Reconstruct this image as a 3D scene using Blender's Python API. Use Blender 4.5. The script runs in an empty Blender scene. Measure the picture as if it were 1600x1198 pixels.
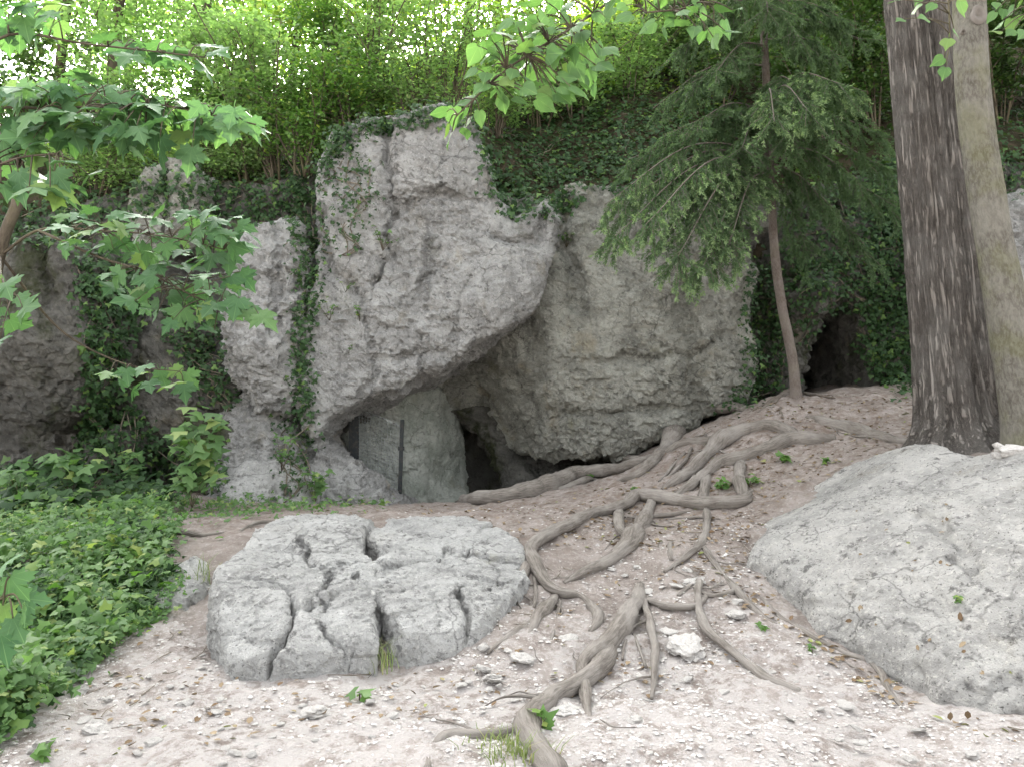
import bpy, math, random
import numpy as np
from mathutils import Vector

random.seed(7)
RNG = np.random.default_rng(11)
SC = bpy.context.scene
COL = SC.collection

# ------------------------------------------------------------------ camera
CAM_Z, FPX, PITCH = 1.6, 1250.0, math.atan((700 - 599) / 1250.0)
cam_d = bpy.data.cameras.new('camera')
cam_d.lens = 36 * FPX / 1600
cam_d.sensor_width = 36
cam_d.clip_start = 0.05
cam_d.clip_end = 500
cam = bpy.data.objects.new('camera', cam_d)
cam.location = (0, 0, CAM_Z)
cam.rotation_euler = (math.radians(90) + PITCH, 0, 0)
COL.objects.link(cam)
SC.camera = cam

# ------------------------------------------------------------------ world, sun, exposure
SUN_EL, SUN_AZ = math.radians(38), math.radians(-14)     # azimuth from +Y towards +X
W = bpy.data.worlds.new('World')
SC.world = W
W.use_nodes = True
wn = W.node_tree
bg = wn.nodes['Background']
sky = wn.nodes.new('ShaderNodeTexSky')
sky.sky_type = 'NISHITA'
sky.sun_disc = False
sky.sun_elevation = SUN_EL
sky.sun_rotation = SUN_AZ
sky.air_density = 1.0
sky.dust_density = 6.0
sky.ozone_density = 0.6
hs = wn.nodes.new('ShaderNodeHueSaturation')          # thin overcast: the sky keeps its brightness, loses most of its blue
hs.inputs['Saturation'].default_value = 0.14
wn.links.new(sky.outputs[0], hs.inputs['Color'])
wn.links.new(hs.outputs[0], bg.inputs[0])
bg.inputs[1].default_value = 0.15
sun_d = bpy.data.lights.new('sun', 'SUN')
sun_d.energy = 5.0
sun_d.angle = math.radians(2.0)
sun_d.color = (1.0, 0.95, 0.87)
sun = bpy.data.objects.new('sun', sun_d)
sv = Vector((math.sin(SUN_AZ) * math.cos(SUN_EL), math.cos(SUN_AZ) * math.cos(SUN_EL), math.sin(SUN_EL)))
sun.rotation_euler = sv.to_track_quat('Z', 'Y').to_euler()
sun.location = (0, 0, 30)
COL.objects.link(sun)
vs = SC.view_settings
vs.view_transform = 'Standard'
vs.look = 'None'
vs.exposure = 3.1
vs.gamma = 1.0
vs.use_curve_mapping = False
SC.cycles.max_bounces = 6
SC.cycles.diffuse_bounces = 4
SC.cycles.transmission_bounces = 4
SC.cycles.transparent_max_bounces = 4

# ------------------------------------------------------------------ geometry helpers
CP, SP = math.cos(PITCH), math.sin(PITCH)

def ray(px, py):
    a = (px - 800) / FPX
    b = -(py - 599) / FPX
    return np.array((a, CP - b * SP, SP + b * CP))

def P(px, py, d):
    """world point seen at photo position (px, py), d metres in front of the viewer"""
    r = ray(px, py)
    return np.array((0, 0, CAM_Z)) + r * (d / r[1])

def tag(o, label=None, cat=None, group=None, kind=None):
    if label: o['label'] = label
    if cat: o['category'] = cat
    if group: o['group'] = group
    if kind: o['kind'] = kind
    return o

def mesh_np(name, V, F, rnd=None, smooth=True):
    """V (n,3), F (m,k) all faces of one size"""
    V = np.ascontiguousarray(V, dtype=np.float32)
    F = np.ascontiguousarray(F, dtype=np.int32)
    me = bpy.data.meshes.new(name)
    m, k = F.shape
    me.vertices.add(len(V)); me.vertices.foreach_set('co', V.ravel())
    me.loops.add(m * k); me.loops.foreach_set('vertex_index', F.ravel())
    me.polygons.add(m)
    me.polygons.foreach_set('loop_start', np.arange(0, m * k, k, dtype=np.int32))
    me.polygons.foreach_set('use_smooth', np.full(m, smooth, dtype=bool))
    if rnd is not None:
        a = me.attributes.new('rnd', 'FLOAT', 'POINT')
        a.data.foreach_set('value', np.ascontiguousarray(rnd, dtype=np.float32))
    me.update(calc_edges=True)
    return me

def link(name, me, mat=None, parent=None, loc=None):
    o = bpy.data.objects.new(name, me)
    COL.objects.link(o)
    if mat is not None and me is not None and len(me.materials) == 0:
        me.materials.append(mat)
    if parent is not None: o.parent = parent
    if loc is not None: o.location = loc
    return o

def root_empty(name, loc):
    o = bpy.data.objects.new(name, None)
    o.empty_display_size = 0.1
    o.location = loc
    COL.objects.link(o)
    return o

def part(name, me, mat, parent):
    """mesh given in world coordinates, hung under an empty that stands at its base"""
    o = link(name, me, mat, parent)
    o.location = (-parent.location[0], -parent.location[1], -parent.location[2])
    return o

def subpart(name, me, mat, parent):
    return link(name, me, mat, parent)          # its parent already sits in world coordinates

# ------------------------------------------------------------------ noise
def _h(ix, iy, iz, seed):
    h = (ix.astype(np.uint32) * np.uint32(374761393) + iy.astype(np.uint32) * np.uint32(668265263)
         + iz.astype(np.uint32) * np.uint32(2246822519) + np.uint32((seed * 3266489917) & 0xffffffff))
    h = (h ^ (h >> np.uint32(13))) * np.uint32(1274126177)
    h = (h ^ (h >> np.uint32(15))) * np.uint32(2654435761)
    h = h ^ (h >> np.uint32(14))
    return h

def _r(h):
    return h.astype(np.float32) * np.float32(1 / 4294967295.0)

def vnoise(p, seed=0):
    p = np.asarray(p, dtype=np.float32)
    i = np.floor(p).astype(np.int32)
    f = p - i
    f = f * f * f * (f * (f * 6 - 15) + 10)
    out = 0
    for dx in (0, 1):
        wx = f[..., 0] if dx else 1 - f[..., 0]
        for dy in (0, 1):
            wy = f[..., 1] if dy else 1 - f[..., 1]
            for dz in (0, 1):
                wz = f[..., 2] if dz else 1 - f[..., 2]
                out = out + wx * wy * wz * _r(_h(i[..., 0] + dx, i[..., 1] + dy, i[..., 2] + dz, seed))
    return out * 2 - 1

def fbm(p, oct=4, seed=0, gain=0.5):
    a, s, out = 1.0, 1.0, 0
    for k in range(oct):
        out = out + a * vnoise(np.asarray(p) * s, seed + k * 17)
        a *= gain; s *= 2.03
    return out

def facet(p, seed=0):
    """chipped-stone relief: every cell of broken stone is its own tilted face"""
    p = np.asarray(p, dtype=np.float32)
    i = np.floor(p).astype(np.int32)
    best = np.full(p.shape[0], 1e9, np.float32)
    val = np.zeros(p.shape[0], np.float32)
    for dx in (-1, 0, 1):
        for dy in (-1, 0, 1):
            for dz in (-1, 0, 1):
                c = i + np.array((dx, dy, dz), dtype=np.int32)
                h = _h(c[:, 0], c[:, 1], c[:, 2], seed)
                q = np.stack((_r(h), _r(h * np.uint32(48271)), _r(h * np.uint32(69621) ^ np.uint32(12345))), 1)
                e = p - c - q
                d = (e * e).sum(1)
                g = np.stack((_r(h * np.uint32(16807)), _r(h * np.uint32(40692)), _r(h * np.uint32(30323))), 1) * 2 - 1
                v = (e * g).sum(1) + (q[:, 0] - 0.5) * 0.7
                m = d < best
                best = np.where(m, d, best)
                val = np.where(m, v, val)
    return val

# ------------------------------------------------------------------ thin-plate surfaces
class TPS:
    def __init__(s, pts, reg=0.02):
        p = np.array(pts, dtype=float)
        s.c = p[:, :2]; n = len(p)
        d = np.linalg.norm(s.c[:, None] - s.c[None], axis=2)
        K = s.k(d) + reg * np.eye(n)
        A = np.zeros((n + 3, n + 3))
        A[:n, :n] = K; A[:n, n] = 1; A[:n, n + 1:] = s.c
        A[n, :n] = 1; A[n + 1:, :n] = s.c.T
        b = np.zeros(n + 3); b[:n] = p[:, 2]
        s.w = np.linalg.solve(A, b); s.n = n
    @staticmethod
    def k(d):
        return np.where(d > 1e-9, d * d * np.log(d + 1e-12), 0)
    def __call__(s, x, y):
        x = np.asarray(x, float); y = np.asarray(y, float)
        out = s.w[s.n] + s.w[s.n + 1] * x + s.w[s.n + 2] * y
        for i in range(s.n):
            out = out + s.w[i] * s.k(np.hypot(x - s.c[i, 0], y - s.c[i, 1]))
        return out

GP = [(0,1198,3.9),(400,1198,3.9),(800,1198,3.9),(1200,1198,3.95),(1600,1198,4.0),
      (0,1100,4.6),(130,1080,5.0),(0,950,6.0),(260,950,6.3),(130,820,8.5),(0,800,9.0),(250,830,8.0),
      (350,1045,5.25),(600,1050,5.2),(800,985,5.6),(345,880,7.0),(450,805,8.9),(600,790,11.5),(750,785,12.0),
      (600,812,8.3),(700,806,8.8),(820,850,7.3),(870,920,6.5),(990,940,6.3),(900,1040,5.2),(830,1110,4.55),
      (1000,782,8.8),(1160,782,8.3),(1090,705,10.0),(960,742,11.0),(850,762,11.7),(1150,642,11.3),(1240,622,11.0),
      (1290,692,9.3),(1400,690,8.8),(1350,605,12.5),(1440,640,9.8),(1500,685,8.3),(1590,700,7.5),(1800,720,7.0),
      (1165,875,6.8),(1200,955,6.0),(1420,1105,4.75),(1240,770,8.0),(1600,1150,4.3),(1090,865,6.9),(1100,935,6.0),
      (1250,1080,4.9),(1050,1080,4.9),(600,1120,4.5),(250,1050,5.1),(300,790,10.0),(100,770,10.5),(-300,780,10),(-300,1000,5.6)]
GPW = [tuple(P(*g)) for g in GP] + [(-5, 14, 1.0), (0, 14, .8), (3, 14, 1.8), (6, 14, 2.8), (8, 11, 2.5), (-9, 13, 1.2), (8, 5, 0.9), (7, 3.4, .2), (-8, 3.4, -.1), (0, 3.0, -.08)]
_g = TPS(GPW)

def ground_z(x, y):
    return _g(np.clip(x, -9, 8), np.clip(y, 2.8, 14))

def hit_surface(fn, px, py, lift=0.0, d0=2.6, d1=16.0):
    """first place where the sight line through (px, py) meets surface fn raised by lift"""
    d = np.linspace(d0, d1, 700)
    r = ray(px, py)
    x = r[0] / r[1] * d; z = CAM_Z + r[2] / r[1] * d
    s = z - fn(x, d) - lift
    k = np.where((s[1:] <= 0) & (s[:-1] > 0))[0]
    if len(k) == 0:
        i = int(np.argmin(np.abs(s))); dd = d[i]
    else:
        i = k[0]; t = s[i] / (s[i] - s[i + 1]); dd = d[i] + t * (d[i + 1] - d[i])
    return np.array((r[0] / r[1] * dd, dd, CAM_Z + r[2] / r[1] * dd))

def hit_many(fn, pts, d0=2.6, d1=14.0, n=260):
    p = np.array(pts, float)
    a = (p[:, 0] - 800) / FPX; b = -(p[:, 1] - 599) / FPX
    ry = CP - b * SP; kx = a / ry; kz = (SP + b * CP) / ry
    d = np.linspace(d0, d1, n)[None]
    s = CAM_Z + kz[:, None] * d - fn(kx[:, None] * d, np.broadcast_to(d, (len(p), n)))
    m = (s[:, 1:] <= 0) & (s[:, :-1] > 0)
    i = np.where(m.any(1), m.argmax(1), np.abs(s[:, :-1]).argmin(1))
    r = np.arange(len(p)); s0, s1 = s[r, i], s[r, i + 1]
    t = np.where(m.any(1), s0 / np.where(s0 == s1, 1, s0 - s1), 0)
    dd = d[0, i] + t * (d[0, 1] - d[0, 0])
    return np.stack((kx * dd, dd, CAM_Z + kz * dd), 1)

class GridSurf:
    """tabulated copy of a surface for fast look-ups"""
    def __init__(s, fn, x0, x1, y0, y1, n=260):
        s.b = (x0, x1, y0, y1); s.n = n
        X, Y = np.meshgrid(np.linspace(x0, x1, n), np.linspace(y0, y1, n), indexing='ij')
        s.z = fn(X, Y)
    def __call__(s, x, y):
        x0, x1, y0, y1 = s.b
        u = np.clip((np.asarray(x, float) - x0) / (x1 - x0) * (s.n - 1), 0, s.n - 1.001)
        v = np.clip((np.asarray(y, float) - y0) / (y1 - y0) * (s.n - 1), 0, s.n - 1.001)
        i = u.astype(int); j = v.astype(int); a = u - i; b = v - j
        z = s.z
        return z[i, j]*(1-a)*(1-b) + z[i+1, j]*a*(1-b) + z[i, j+1]*(1-a)*b + z[i+1, j+1]*a*b

GZ = GridSurf(ground_z, -10, 9, 2.5, 15, 400)

def in_poly(x, y, poly):
    x = np.asarray(x); y = np.asarray(y)
    c = np.zeros(x.shape, bool)
    n = len(poly)
    for i in range(n):
        x0, y0 = poly[i]; x1, y1 = poly[(i + 1) % n]
        k = (y0 > y) != (y1 > y)
        c ^= k & (x < (x1 - x0) * (y - y0) / ((y1 - y0) if y1 != y0 else 1e-9) + x0)
    return c

def seg_dist(x, y, line, closed=False):
    best = np.full(np.shape(x), 1e9)
    n = len(line)
    for i in range(n if closed else n - 1):
        ax, ay = line[i]; bx, by = line[(i + 1) % n]
        dx, dy = bx - ax, by - ay
        t = np.clip(((x - ax) * dx + (y - ay) * dy) / (dx * dx + dy * dy + 1e-12), 0, 1)
        best = np.minimum(best, np.hypot(x - ax - t * dx, y - ay - t * dy))
    return best

def poly_sdf(x, y, poly):
    d = seg_dist(x, y, poly, True)
    return np.where(in_poly(x, y, poly), -d, d)

def smax(a, b, k):
    h = np.maximum(k - np.abs(a - b), 0) / k
    return np.maximum(a, b) + h * h * k * 0.25

def surface_nets(f, org, res):
    """isosurface of grid f (negative inside) as quads"""
    s = f < 0
    n = f.shape
    c = np.zeros((n[0]-1, n[1]-1, n[2]-1), np.uint8)
    for dx in (0, 1):
        for dy in (0, 1):
            for dz in (0, 1):
                c += s[dx:n[0]-1+dx, dy:n[1]-1+dy, dz:n[2]-1+dz]
    act = (c > 0) & (c < 8)
    I = np.argwhere(act)
    idx = np.full(act.shape, -1, np.int32)
    idx[act] = np.arange(len(I))
    acc = np.zeros((len(I), 3)); cnt = np.zeros(len(I))
    cor = [(0,0,0),(1,0,0),(0,1,0),(1,1,0),(0,0,1),(1,0,1),(0,1,1),(1,1,1)]
    val = [f[I[:,0]+a, I[:,1]+b, I[:,2]+d] for a, b, d in cor]
    for a in range(8):
        for b in range(a + 1, 8):
            if sum(abs(cor[a][k] - cor[b][k]) for k in range(3)) != 1: continue
            m = (val[a] < 0) != (val[b] < 0)
            t = np.where(m, val[a] / np.where(m, val[a] - val[b], 1), 0)
            pa = np.array(cor[a], float); pb = np.array(cor[b], float)
            acc += (pa + t[:, None] * (pb - pa)) * m[:, None]
            cnt += m
    V = (I + acc / cnt[:, None]) * res + np.array(org)
    Q = []
    for ax in range(3):
        o1, o2 = [(1, 2), (2, 0), (0, 1)][ax]
        sl0 = [slice(None)] * 3; sl1 = [slice(None)] * 3
        sl0[ax] = slice(0, n[ax] - 1); sl1[ax] = slice(1, n[ax])
        for o in (o1, o2):
            sl0[o] = slice(1, n[o] - 1); sl1[o] = slice(1, n[o] - 1)
        a = s[tuple(sl0)]; b = s[tuple(sl1)]
        e = np.argwhere(a != b)
        if len(e) == 0: continue
        flip = ~a[e[:, 0], e[:, 1], e[:, 2]]
        e[:, o1] += 1; e[:, o2] += 1
        def ci(d1, d2):
            k = e.copy(); k[:, o1] -= d1; k[:, o2] -= d2
            return idx[k[:, 0], k[:, 1], k[:, 2]]
        q = np.stack((ci(1, 1), ci(0, 1), ci(0, 0), ci(1, 0)), 1)
        q[flip] = q[flip][:, ::-1]
        Q.append(q)
    return V, np.concatenate(Q)

def vnormals(V, F):
    n = np.cross(V[F[:, 2]] - V[F[:, 0]], V[F[:, 3]] - V[F[:, 1]])
    N = np.zeros_like(V)
    for k in range(F.shape[1]):
        np.add.at(N, F[:, k], n)
    return N / (np.linalg.norm(N, axis=1)[:, None] + 1e-12)

def rough_stone(V, F, amp, seed, fine=1.0):
    N = vnormals(V, F)
    w = V + 0.12 * np.stack([vnoise(V * 1.7, seed + k) for k in range(3)], 1)
    wq = w * np.array((1, 1, 0.8))
    strata = np.stack((w[:, 0] * 1.7 + w[:, 2] * .5, w[:, 1] * 1.7, w[:, 2] * 4.0 - w[:, 0] * .9), 1)
    d = 0.035 * fbm(V * 1.1, 3, seed) + 0.045 * facet(wq * 1.5, seed + 3) + 0.035 * facet(strata, seed + 4)
    w2 = V + 0.05 * np.stack([vnoise(V * 6, seed + 20 + k) for k in range(3)], 1)
    d = d + fine * (0.035 * facet(w2 * np.array((6, 6, 9)), seed + 5) + 0.026 * facet(w2 * 14, seed + 6) + 0.018 * fbm(V * 15, 2, seed + 8))
    d = d * (.65 + .6 * np.clip(.5 + .9 * fbm(V * .8, 2, seed + 50), 0, 1))
    return V + N * (amp * d)[:, None]

# ------------------------------------------------------------------ materials
class NT:
    def __init__(s, name):
        s.m = bpy.data.materials.new(name); s.m.use_nodes = True
        s.t = s.m.node_tree
        s.p = s.t.nodes['Principled BSDF']
        s.out = s.t.nodes['Material Output']
        s.obj = s.n('ShaderNodeTexCoord').outputs['Object']
    def n(s, t, **k):
        o = s.t.nodes.new(t)
        for a, b in k.items(): setattr(o, a, b)
        return o
    def put(s, sock, v):
        if isinstance(v, bpy.types.NodeSocket): s.t.links.new(v, sock)
        elif isinstance(v, (tuple, list)) and len(v) == 3 and sock.type == 'RGBA': sock.default_value = (*v, 1)
        else: sock.default_value = v
    def mapping(s, scale, vec=None):
        m = s.n('ShaderNodeMapping'); s.put(m.inputs['Vector'], vec or s.obj); m.inputs['Scale'].default_value = scale
        return m.outputs[0]
    def noise(s, scale, detail=4, rough=.55, vec=None, dist=0):
        o = s.n('ShaderNodeTexNoise')
        s.put(o.inputs['Vector'], vec or s.obj)
        o.inputs['Scale'].default_value = scale; o.inputs['Detail'].default_value = detail
        o.inputs['Roughness'].default_value = rough; o.inputs['Distortion'].default_value = dist
        return o.outputs['Fac']
    def voro(s, scale, feat='F1', out='Distance', vec=None):
        o = s.n('ShaderNodeTexVoronoi', feature=feat)
        s.put(o.inputs['Vector'], vec or s.obj); o.inputs['Scale'].default_value = scale
        return o.outputs[out]
    def ramp(s, fac, a, b):
        o = s.n('ShaderNodeMapRange', interpolation_type='SMOOTHSTEP')
        s.put(o.inputs[0], fac); o.inputs[1].default_value = a; o.inputs[2].default_value = b
        return o.outputs[0]
    def mix(s, fac, a, b, blend='MIX'):
        o = s.n('ShaderNodeMix', data_type='RGBA', blend_type=blend)
        s.put(o.inputs[0], fac); s.put(o.inputs[6], a); s.put(o.inputs[7], b)
        return o.outputs[2]
    def math(s, op, a, b=0.0):
        o = s.n('ShaderNodeMath', operation=op); s.put(o.inputs[0], a); s.put(o.inputs[1], b)
        return o.outputs[0]
    def bump(s, h, dist, strength=1.0, nrm=None):
        o = s.n('ShaderNodeBump'); s.put(o.inputs['Height'], h)
        o.inputs['Distance'].default_value = dist; o.inputs['Strength'].default_value = strength
        if nrm: s.put(o.inputs['Normal'], nrm)
        return o.outputs[0]
    def done(s, col, rough=.9, nrm=None, spec=.25):
        s.put(s.p.inputs['Base Color'], col); s.put(s.p.inputs['Roughness'], rough)
        s.p.inputs['Specular IOR Level'].default_value = spec
        if nrm: s.put(s.p.inputs['Normal'], nrm)
        return s.m

def rock_mat(name, pale, mid, dark, moss=0.3, mosscol=(.085, .095, .03), streak=.5, speck=.5, ochre=.25, crack=.5):
    t = NT(name)
    pale, mid = tuple(min(.52, v) for v in pale), tuple(mid)
    c = t.mix(t.ramp(t.noise(2.3, 5, .68), .36, .64), mid, pale)
    st = t.noise(1.0, 4, .6, t.mapping((2.6, 2.6, .35)))
    c = t.mix(t.math('MULTIPLY', t.ramp(st, .52, .74), streak), c, dark)
    c = t.mix(t.math('MULTIPLY', t.ramp(t.noise(9, 4, .7), .54, .68), speck), c, dark)
    c = t.mix(t.math('MULTIPLY', t.ramp(t.noise(26, 4, .75), .52, .66), speck * .8), c, (pale[0]*1.25, pale[1]*1.25, pale[2]*1.22))
    c = t.mix(t.math('MULTIPLY', t.ramp(t.noise(48, 3, .7), .58, .70), speck), c, (dark[0]*.6, dark[1]*.6, dark[2]*.6))
    c = t.mix(t.math('MULTIPLY', t.ramp(t.noise(1.7, 5, .65, t.mapping((1.2, 1.2, .8))), .56, .75), ochre), c, (.30, .235, .12))
    c = t.mix(t.math('MULTIPLY', t.ramp(t.noise(1.1, 5, .72, t.mapping((1, 1.3, .7))), .66 - .3 * moss, .82 - .3 * moss), min(1, .35 + moss)), c, mosscol)
    wv = t.n('ShaderNodeVectorMath', operation='MULTIPLY_ADD')
    nz = t.n('ShaderNodeTexNoise'); t.put(nz.inputs['Vector'], t.obj); nz.inputs['Scale'].default_value = 3.2; nz.inputs['Detail'].default_value = 3
    t.put(wv.inputs[0], nz.outputs['Color']); wv.inputs[1].default_value = (.45, .45, .45); t.put(wv.inputs[2], t.mapping((1.1, 1.1, 1.7)))
    ed = t.voro(1.3, 'DISTANCE_TO_EDGE', 'Distance', wv.outputs[0])
    line = t.math('MULTIPLY', t.math('SUBTRACT', 1.0, t.ramp(ed, .0, .022)), t.ramp(t.noise(.9, 2), .44, .6))
    c = t.mix(t.math('MULTIPLY', line, crack), c, (dark[0]*.4, dark[1]*.4, dark[2]*.4))
    n = t.bump(t.noise(13, 6, .82), .10, 1.0)
    return t.done(c, .93, n, .2)

M = {}
M['slab'] = rock_mat('limestone_slab', (.42, .418, .402), (.285, .282, .27), (.095, .094, .09), .16, streak=.8, speck=.7, ochre=.35, crack=.5)
M['block'] = rock_mat('limestone_block', (.38, .38, .335), (.24, .24, .21), (.085, .085, .075), .36, (.15, .15, .07), .8, .65, .35, .5)
M['mossy'] = rock_mat('mossy_shaded_limestone', (.16, .155, .138), (.088, .085, .075), (.03, .03, .026), .55, (.035, .042, .015), .6, .5, .25, .6)  # moss patches, plus greys darkened to stand in for shade under overhangs
M['cavewall'] = rock_mat('cave_wall_limestone', (.50, .53, .47), (.34, .37, .32), (.14, .15, .12), .2, (.12, .14, .06), .6, .5, .2, .4)
M['boulder'] = rock_mat('boulder_limestone', (.52, .515, .495), (.38, .375, .36), (.18, .175, .168), .06, (.20, .19, .08), .2, .8, .06, .5)
M['worn'] = rock_mat('worn_boulder_limestone', (.52, .505, .475), (.37, .36, .34), (.14, .135, .128), .03, (.2, .17, .1), .45, .9, .22, .5)

def ground_mat():
    t = NT('trampled_soil')
    soil = t.mix(t.ramp(t.noise(3.2, 8, .65), .35, .65), (.215, .182, .16), (.32, .282, .256))
    sep = t.n('ShaderNodeSeparateXYZ'); t.put(sep.inputs[0], t.obj)
    # chalky limestone rubble lies thicker at the foot of the slope, brown litter on the terrace
    wob = t.math('ADD', sep.outputs[1], t.math('MULTIPLY', t.noise(.9, 5, .6), 3.0))
    rub = t.math('SUBTRACT', 1.0, t.ramp(wob, 5.8, 9.2))
    patch = t.ramp(t.math('ADD', t.noise(7.5, 9, .74), t.math('MULTIPLY', rub, .13)), .52, .66)
    c = t.mix(t.math('MULTIPLY', patch, t.math('ADD', .25, t.math('MULTIPLY', rub, .75))), soil, (.43, .40, .378))
    c = t.mix(t.math('MULTIPLY', t.ramp(t.noise(30, 5, .75), .52, .66), .6), c, (.44, .41, .38))
    c = t.mix(t.math('MULTIPLY', t.ramp(t.noise(17, 6, .75), .56, .7), .5), c, (.15, .12, .10))
    lit = t.math('MULTIPLY', t.ramp(wob, 7.5, 10.5), t.ramp(t.noise(11, 6, .7), .44, .6))
    c = t.mix(t.math('MULTIPLY', lit, .6), c, (.16, .115, .085))
    n = t.bump(t.noise(14, 6, .78), .06, 1.0)
    return t.done(c, .96, n, .1)
M['ground'] = ground_mat()

def hill_mat():
    t = NT('forest_floor')
    c = t.mix(t.ramp(t.noise(2.2, 8, .7), .4, .62), (.035, .03, .018), (.075, .06, .04))
    c = t.mix(t.ramp(t.noise(5, 6, .7), .5, .62), c, (.03, .05, .012))
    return t.done(c, .95, t.bump(t.noise(8, 8, .7), .15, 1), .1)
M['hill'] = hill_mat()

def leaf_mat(name, a, b, c3=None, trans=.45, gloss=.45, tcol=None, spec=.4, veins=0, own=True):
    t = NT(name)
    at = t.n('ShaderNodeAttribute', attribute_name='rnd')
    oi = t.n('ShaderNodeObjectInfo')
    r = t.math('FRACT', t.math('ADD', at.outputs['Fac'], oi.outputs['Random'])) if own else at.outputs['Fac']
    c = t.mix(r, a, b)
    if c3: c = t.mix(t.ramp(r, .86, .97), c, c3)
    c = t.mix(t.math('MULTIPLY', t.noise(30, 3, .6), .35), c, (a[0]*.5, a[1]*.5, a[2]*.5))
    if veins:                                   # ribs fan out from the leaf stalk
        sp = t.n('ShaderNodeSeparateXYZ'); t.put(sp.inputs[0], t.obj)
        ang = t.math('ARCTAN2', sp.outputs[0], t.math('ADD', sp.outputs[1], .02))
        fr = t.math('ABSOLUTE', t.math('SUBTRACT', t.math('FRACT', t.math('ADD', t.math('DIVIDE', ang, veins), .5)), .5))
        rib = t.math('SUBTRACT', 1.0, t.ramp(fr, .0, .05))
        c = t.mix(t.math('MULTIPLY', rib, .5), c, (b[0]*1.7, b[1]*1.45, b[2]*1.5))
        c = t.mix(t.math('MULTIPLY', t.ramp(t.noise(5, 4, .7), .62, .72), .5), c, (.16, .13, .05))
    t.done(c, gloss, None, spec)
    tr = t.n('ShaderNodeBsdfTranslucent')
    tc = t.mix(1.0, c, tcol or (1.4, 1.55, .75), 'MULTIPLY')
    t.put(tr.inputs[0], tc)
    ms = t.n('ShaderNodeMixShader')
    ms.inputs[0].default_value = trans
    t.t.links.new(t.p.outputs[0], ms.inputs[1]); t.t.links.new(tr.outputs[0], ms.inputs[2])
    t.t.links.new(ms.outputs[0], t.out.inputs[0])
    return t.m

M['maple'] = leaf_mat('maple_leaf', (.055, .125, .055), (.10, .19, .08), (.15, .23, .075), .3, .62, spec=.2, veins=.62)
M['linden'] = leaf_mat('linden_leaf', (.07, .14, .055), (.11, .20, .075), (.16, .24, .07), .36, .6, spec=.2, veins=.8)
M['ivy'] = leaf_mat('ivy_leaf', (.022, .05, .018), (.045, .095, .03), (.10, .17, .04), .2, .55, spec=.22)
M['cover'] = leaf_mat('ground_cover_leaf', (.07, .14, .05), (.15, .26, .09), (.27, .34, .12), .42, .55, spec=.25)
M['weed'] = leaf_mat('small_plant_leaf', (.07, .15, .035), (.12, .23, .05), (.22, .28, .06), .4, .5)
M['shrub'] = leaf_mat('shrub_leaf', (.14, .20, .09), (.22, .30, .14), (.32, .38, .17), .6, .55, (1.35, 1.75, .85), .25)
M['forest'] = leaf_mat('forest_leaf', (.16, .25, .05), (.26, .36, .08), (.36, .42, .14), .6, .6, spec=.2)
M['darkwood'] = leaf_mat('shaded_tree_leaf', (.035, .075, .02), (.065, .12, .03), (.11, .16, .04), .3, .5)  # darker copy of the forest leaf, shade put into its colour
M['needle'] = leaf_mat('spruce_needle', (.055, .095, .045), (.125, .195, .095), (.24, .335, .165), .35, .6, (1.3, 1.45, .8), .2, own=False)
M['grass'] = leaf_mat('grass_blade', (.13, .18, .06), (.22, .25, .10), (.3, .27, .14), .35, .6)
M['litter'] = leaf_mat('fallen_leaf', (.13, .085, .05), (.30, .24, .16), (.22, .25, .09), .1, .8, (1, 1, .8), .1)

def bark_mat(name, a, b, dark, zs=.12, sc=26, moss=0.0, bump=.03, furrow=False):
    t = NT(name)
    gr = t.n('ShaderNodeAttribute', attribute_name='grain').outputs['Vector']
    m = t.mapping((1, 1, zs), gr)
    v = t.noise(sc, 6, .7, m, .4)
    rv = t.math('ABSOLUTE', t.math('SUBTRACT', v, .5)) if furrow else v
    c = t.mix(t.ramp(rv, 0, .07) if furrow else t.ramp(v, .38, .62), dark, a)
    c = t.mix(t.ramp(t.noise(3, 5, .6), .4, .65), c, t.mix(.5, c, b))
    if moss: c = t.mix(t.math('MULTIPLY', t.ramp(t.noise(2.2, 6, .65), .46, .66), moss), c, (.12, .125, .04))
    n = t.bump(t.ramp(rv, 0, .1) if furrow else v, bump, .9)
    n = t.bump(t.noise(70, 4, .7), .006, .6, n)
    return t.done(c, .92, n, .15)
M['bark_dark'] = bark_mat('furrowed_bark', (.16, .143, .126), (.21, .197, .18), (.07, .061, .053), .09, 24, 0, .03, True)
M['bark_pale'] = bark_mat('smooth_pale_bark', (.155, .145, .122), (.21, .198, .17), (.085, .077, .063), .4, 40, .3, .03)
M['bark_spruce'] = bark_mat('spruce_bark', (.125, .108, .094), (.165, .147, .13), (.08, .06, .05), .4, 60, .1, .01)
M['root'] = bark_mat('worn_root_bark', (.185, .166, .145), (.265, .245, .222), (.10, .087, .075), .10, 60, 0, .015)
M['stem'] = bark_mat('shrub_stem_bark', (.085, .07, .05), (.12, .10, .075), (.035, .028, .02), .3, 30, .2, .005)
M['vine'] = bark_mat('vine_stem_bark', (.16, .14, .11), (.2, .17, .13), (.08, .07, .05), .3, 30, 0, .003)

def metal_mat(name, col, rough=.5, met=.4):
    t = NT(name)
    c = t.mix(t.ramp(t.noise(18, 5, .65), .45, .7), col, (.05, .042, .035))
    t.p.inputs['Metallic'].default_value = met
    return t.done(c, rough, t.bump(t.noise(60, 3), .002, .5), .4)
M['post'] = metal_mat('painted_dark_steel', (.014, .018, .02))
M['wire'] = metal_mat('galvanised_wire', (.42, .45, .45), .5, .3)

# ------------------------------------------------------------------ setting: ground and hillside
def axis(*segs):
    out = []
    for a, b, st in segs:
        out += list(np.arange(a, b - st * .5, st))
    return np.array(out + [segs[-1][1]])

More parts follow.
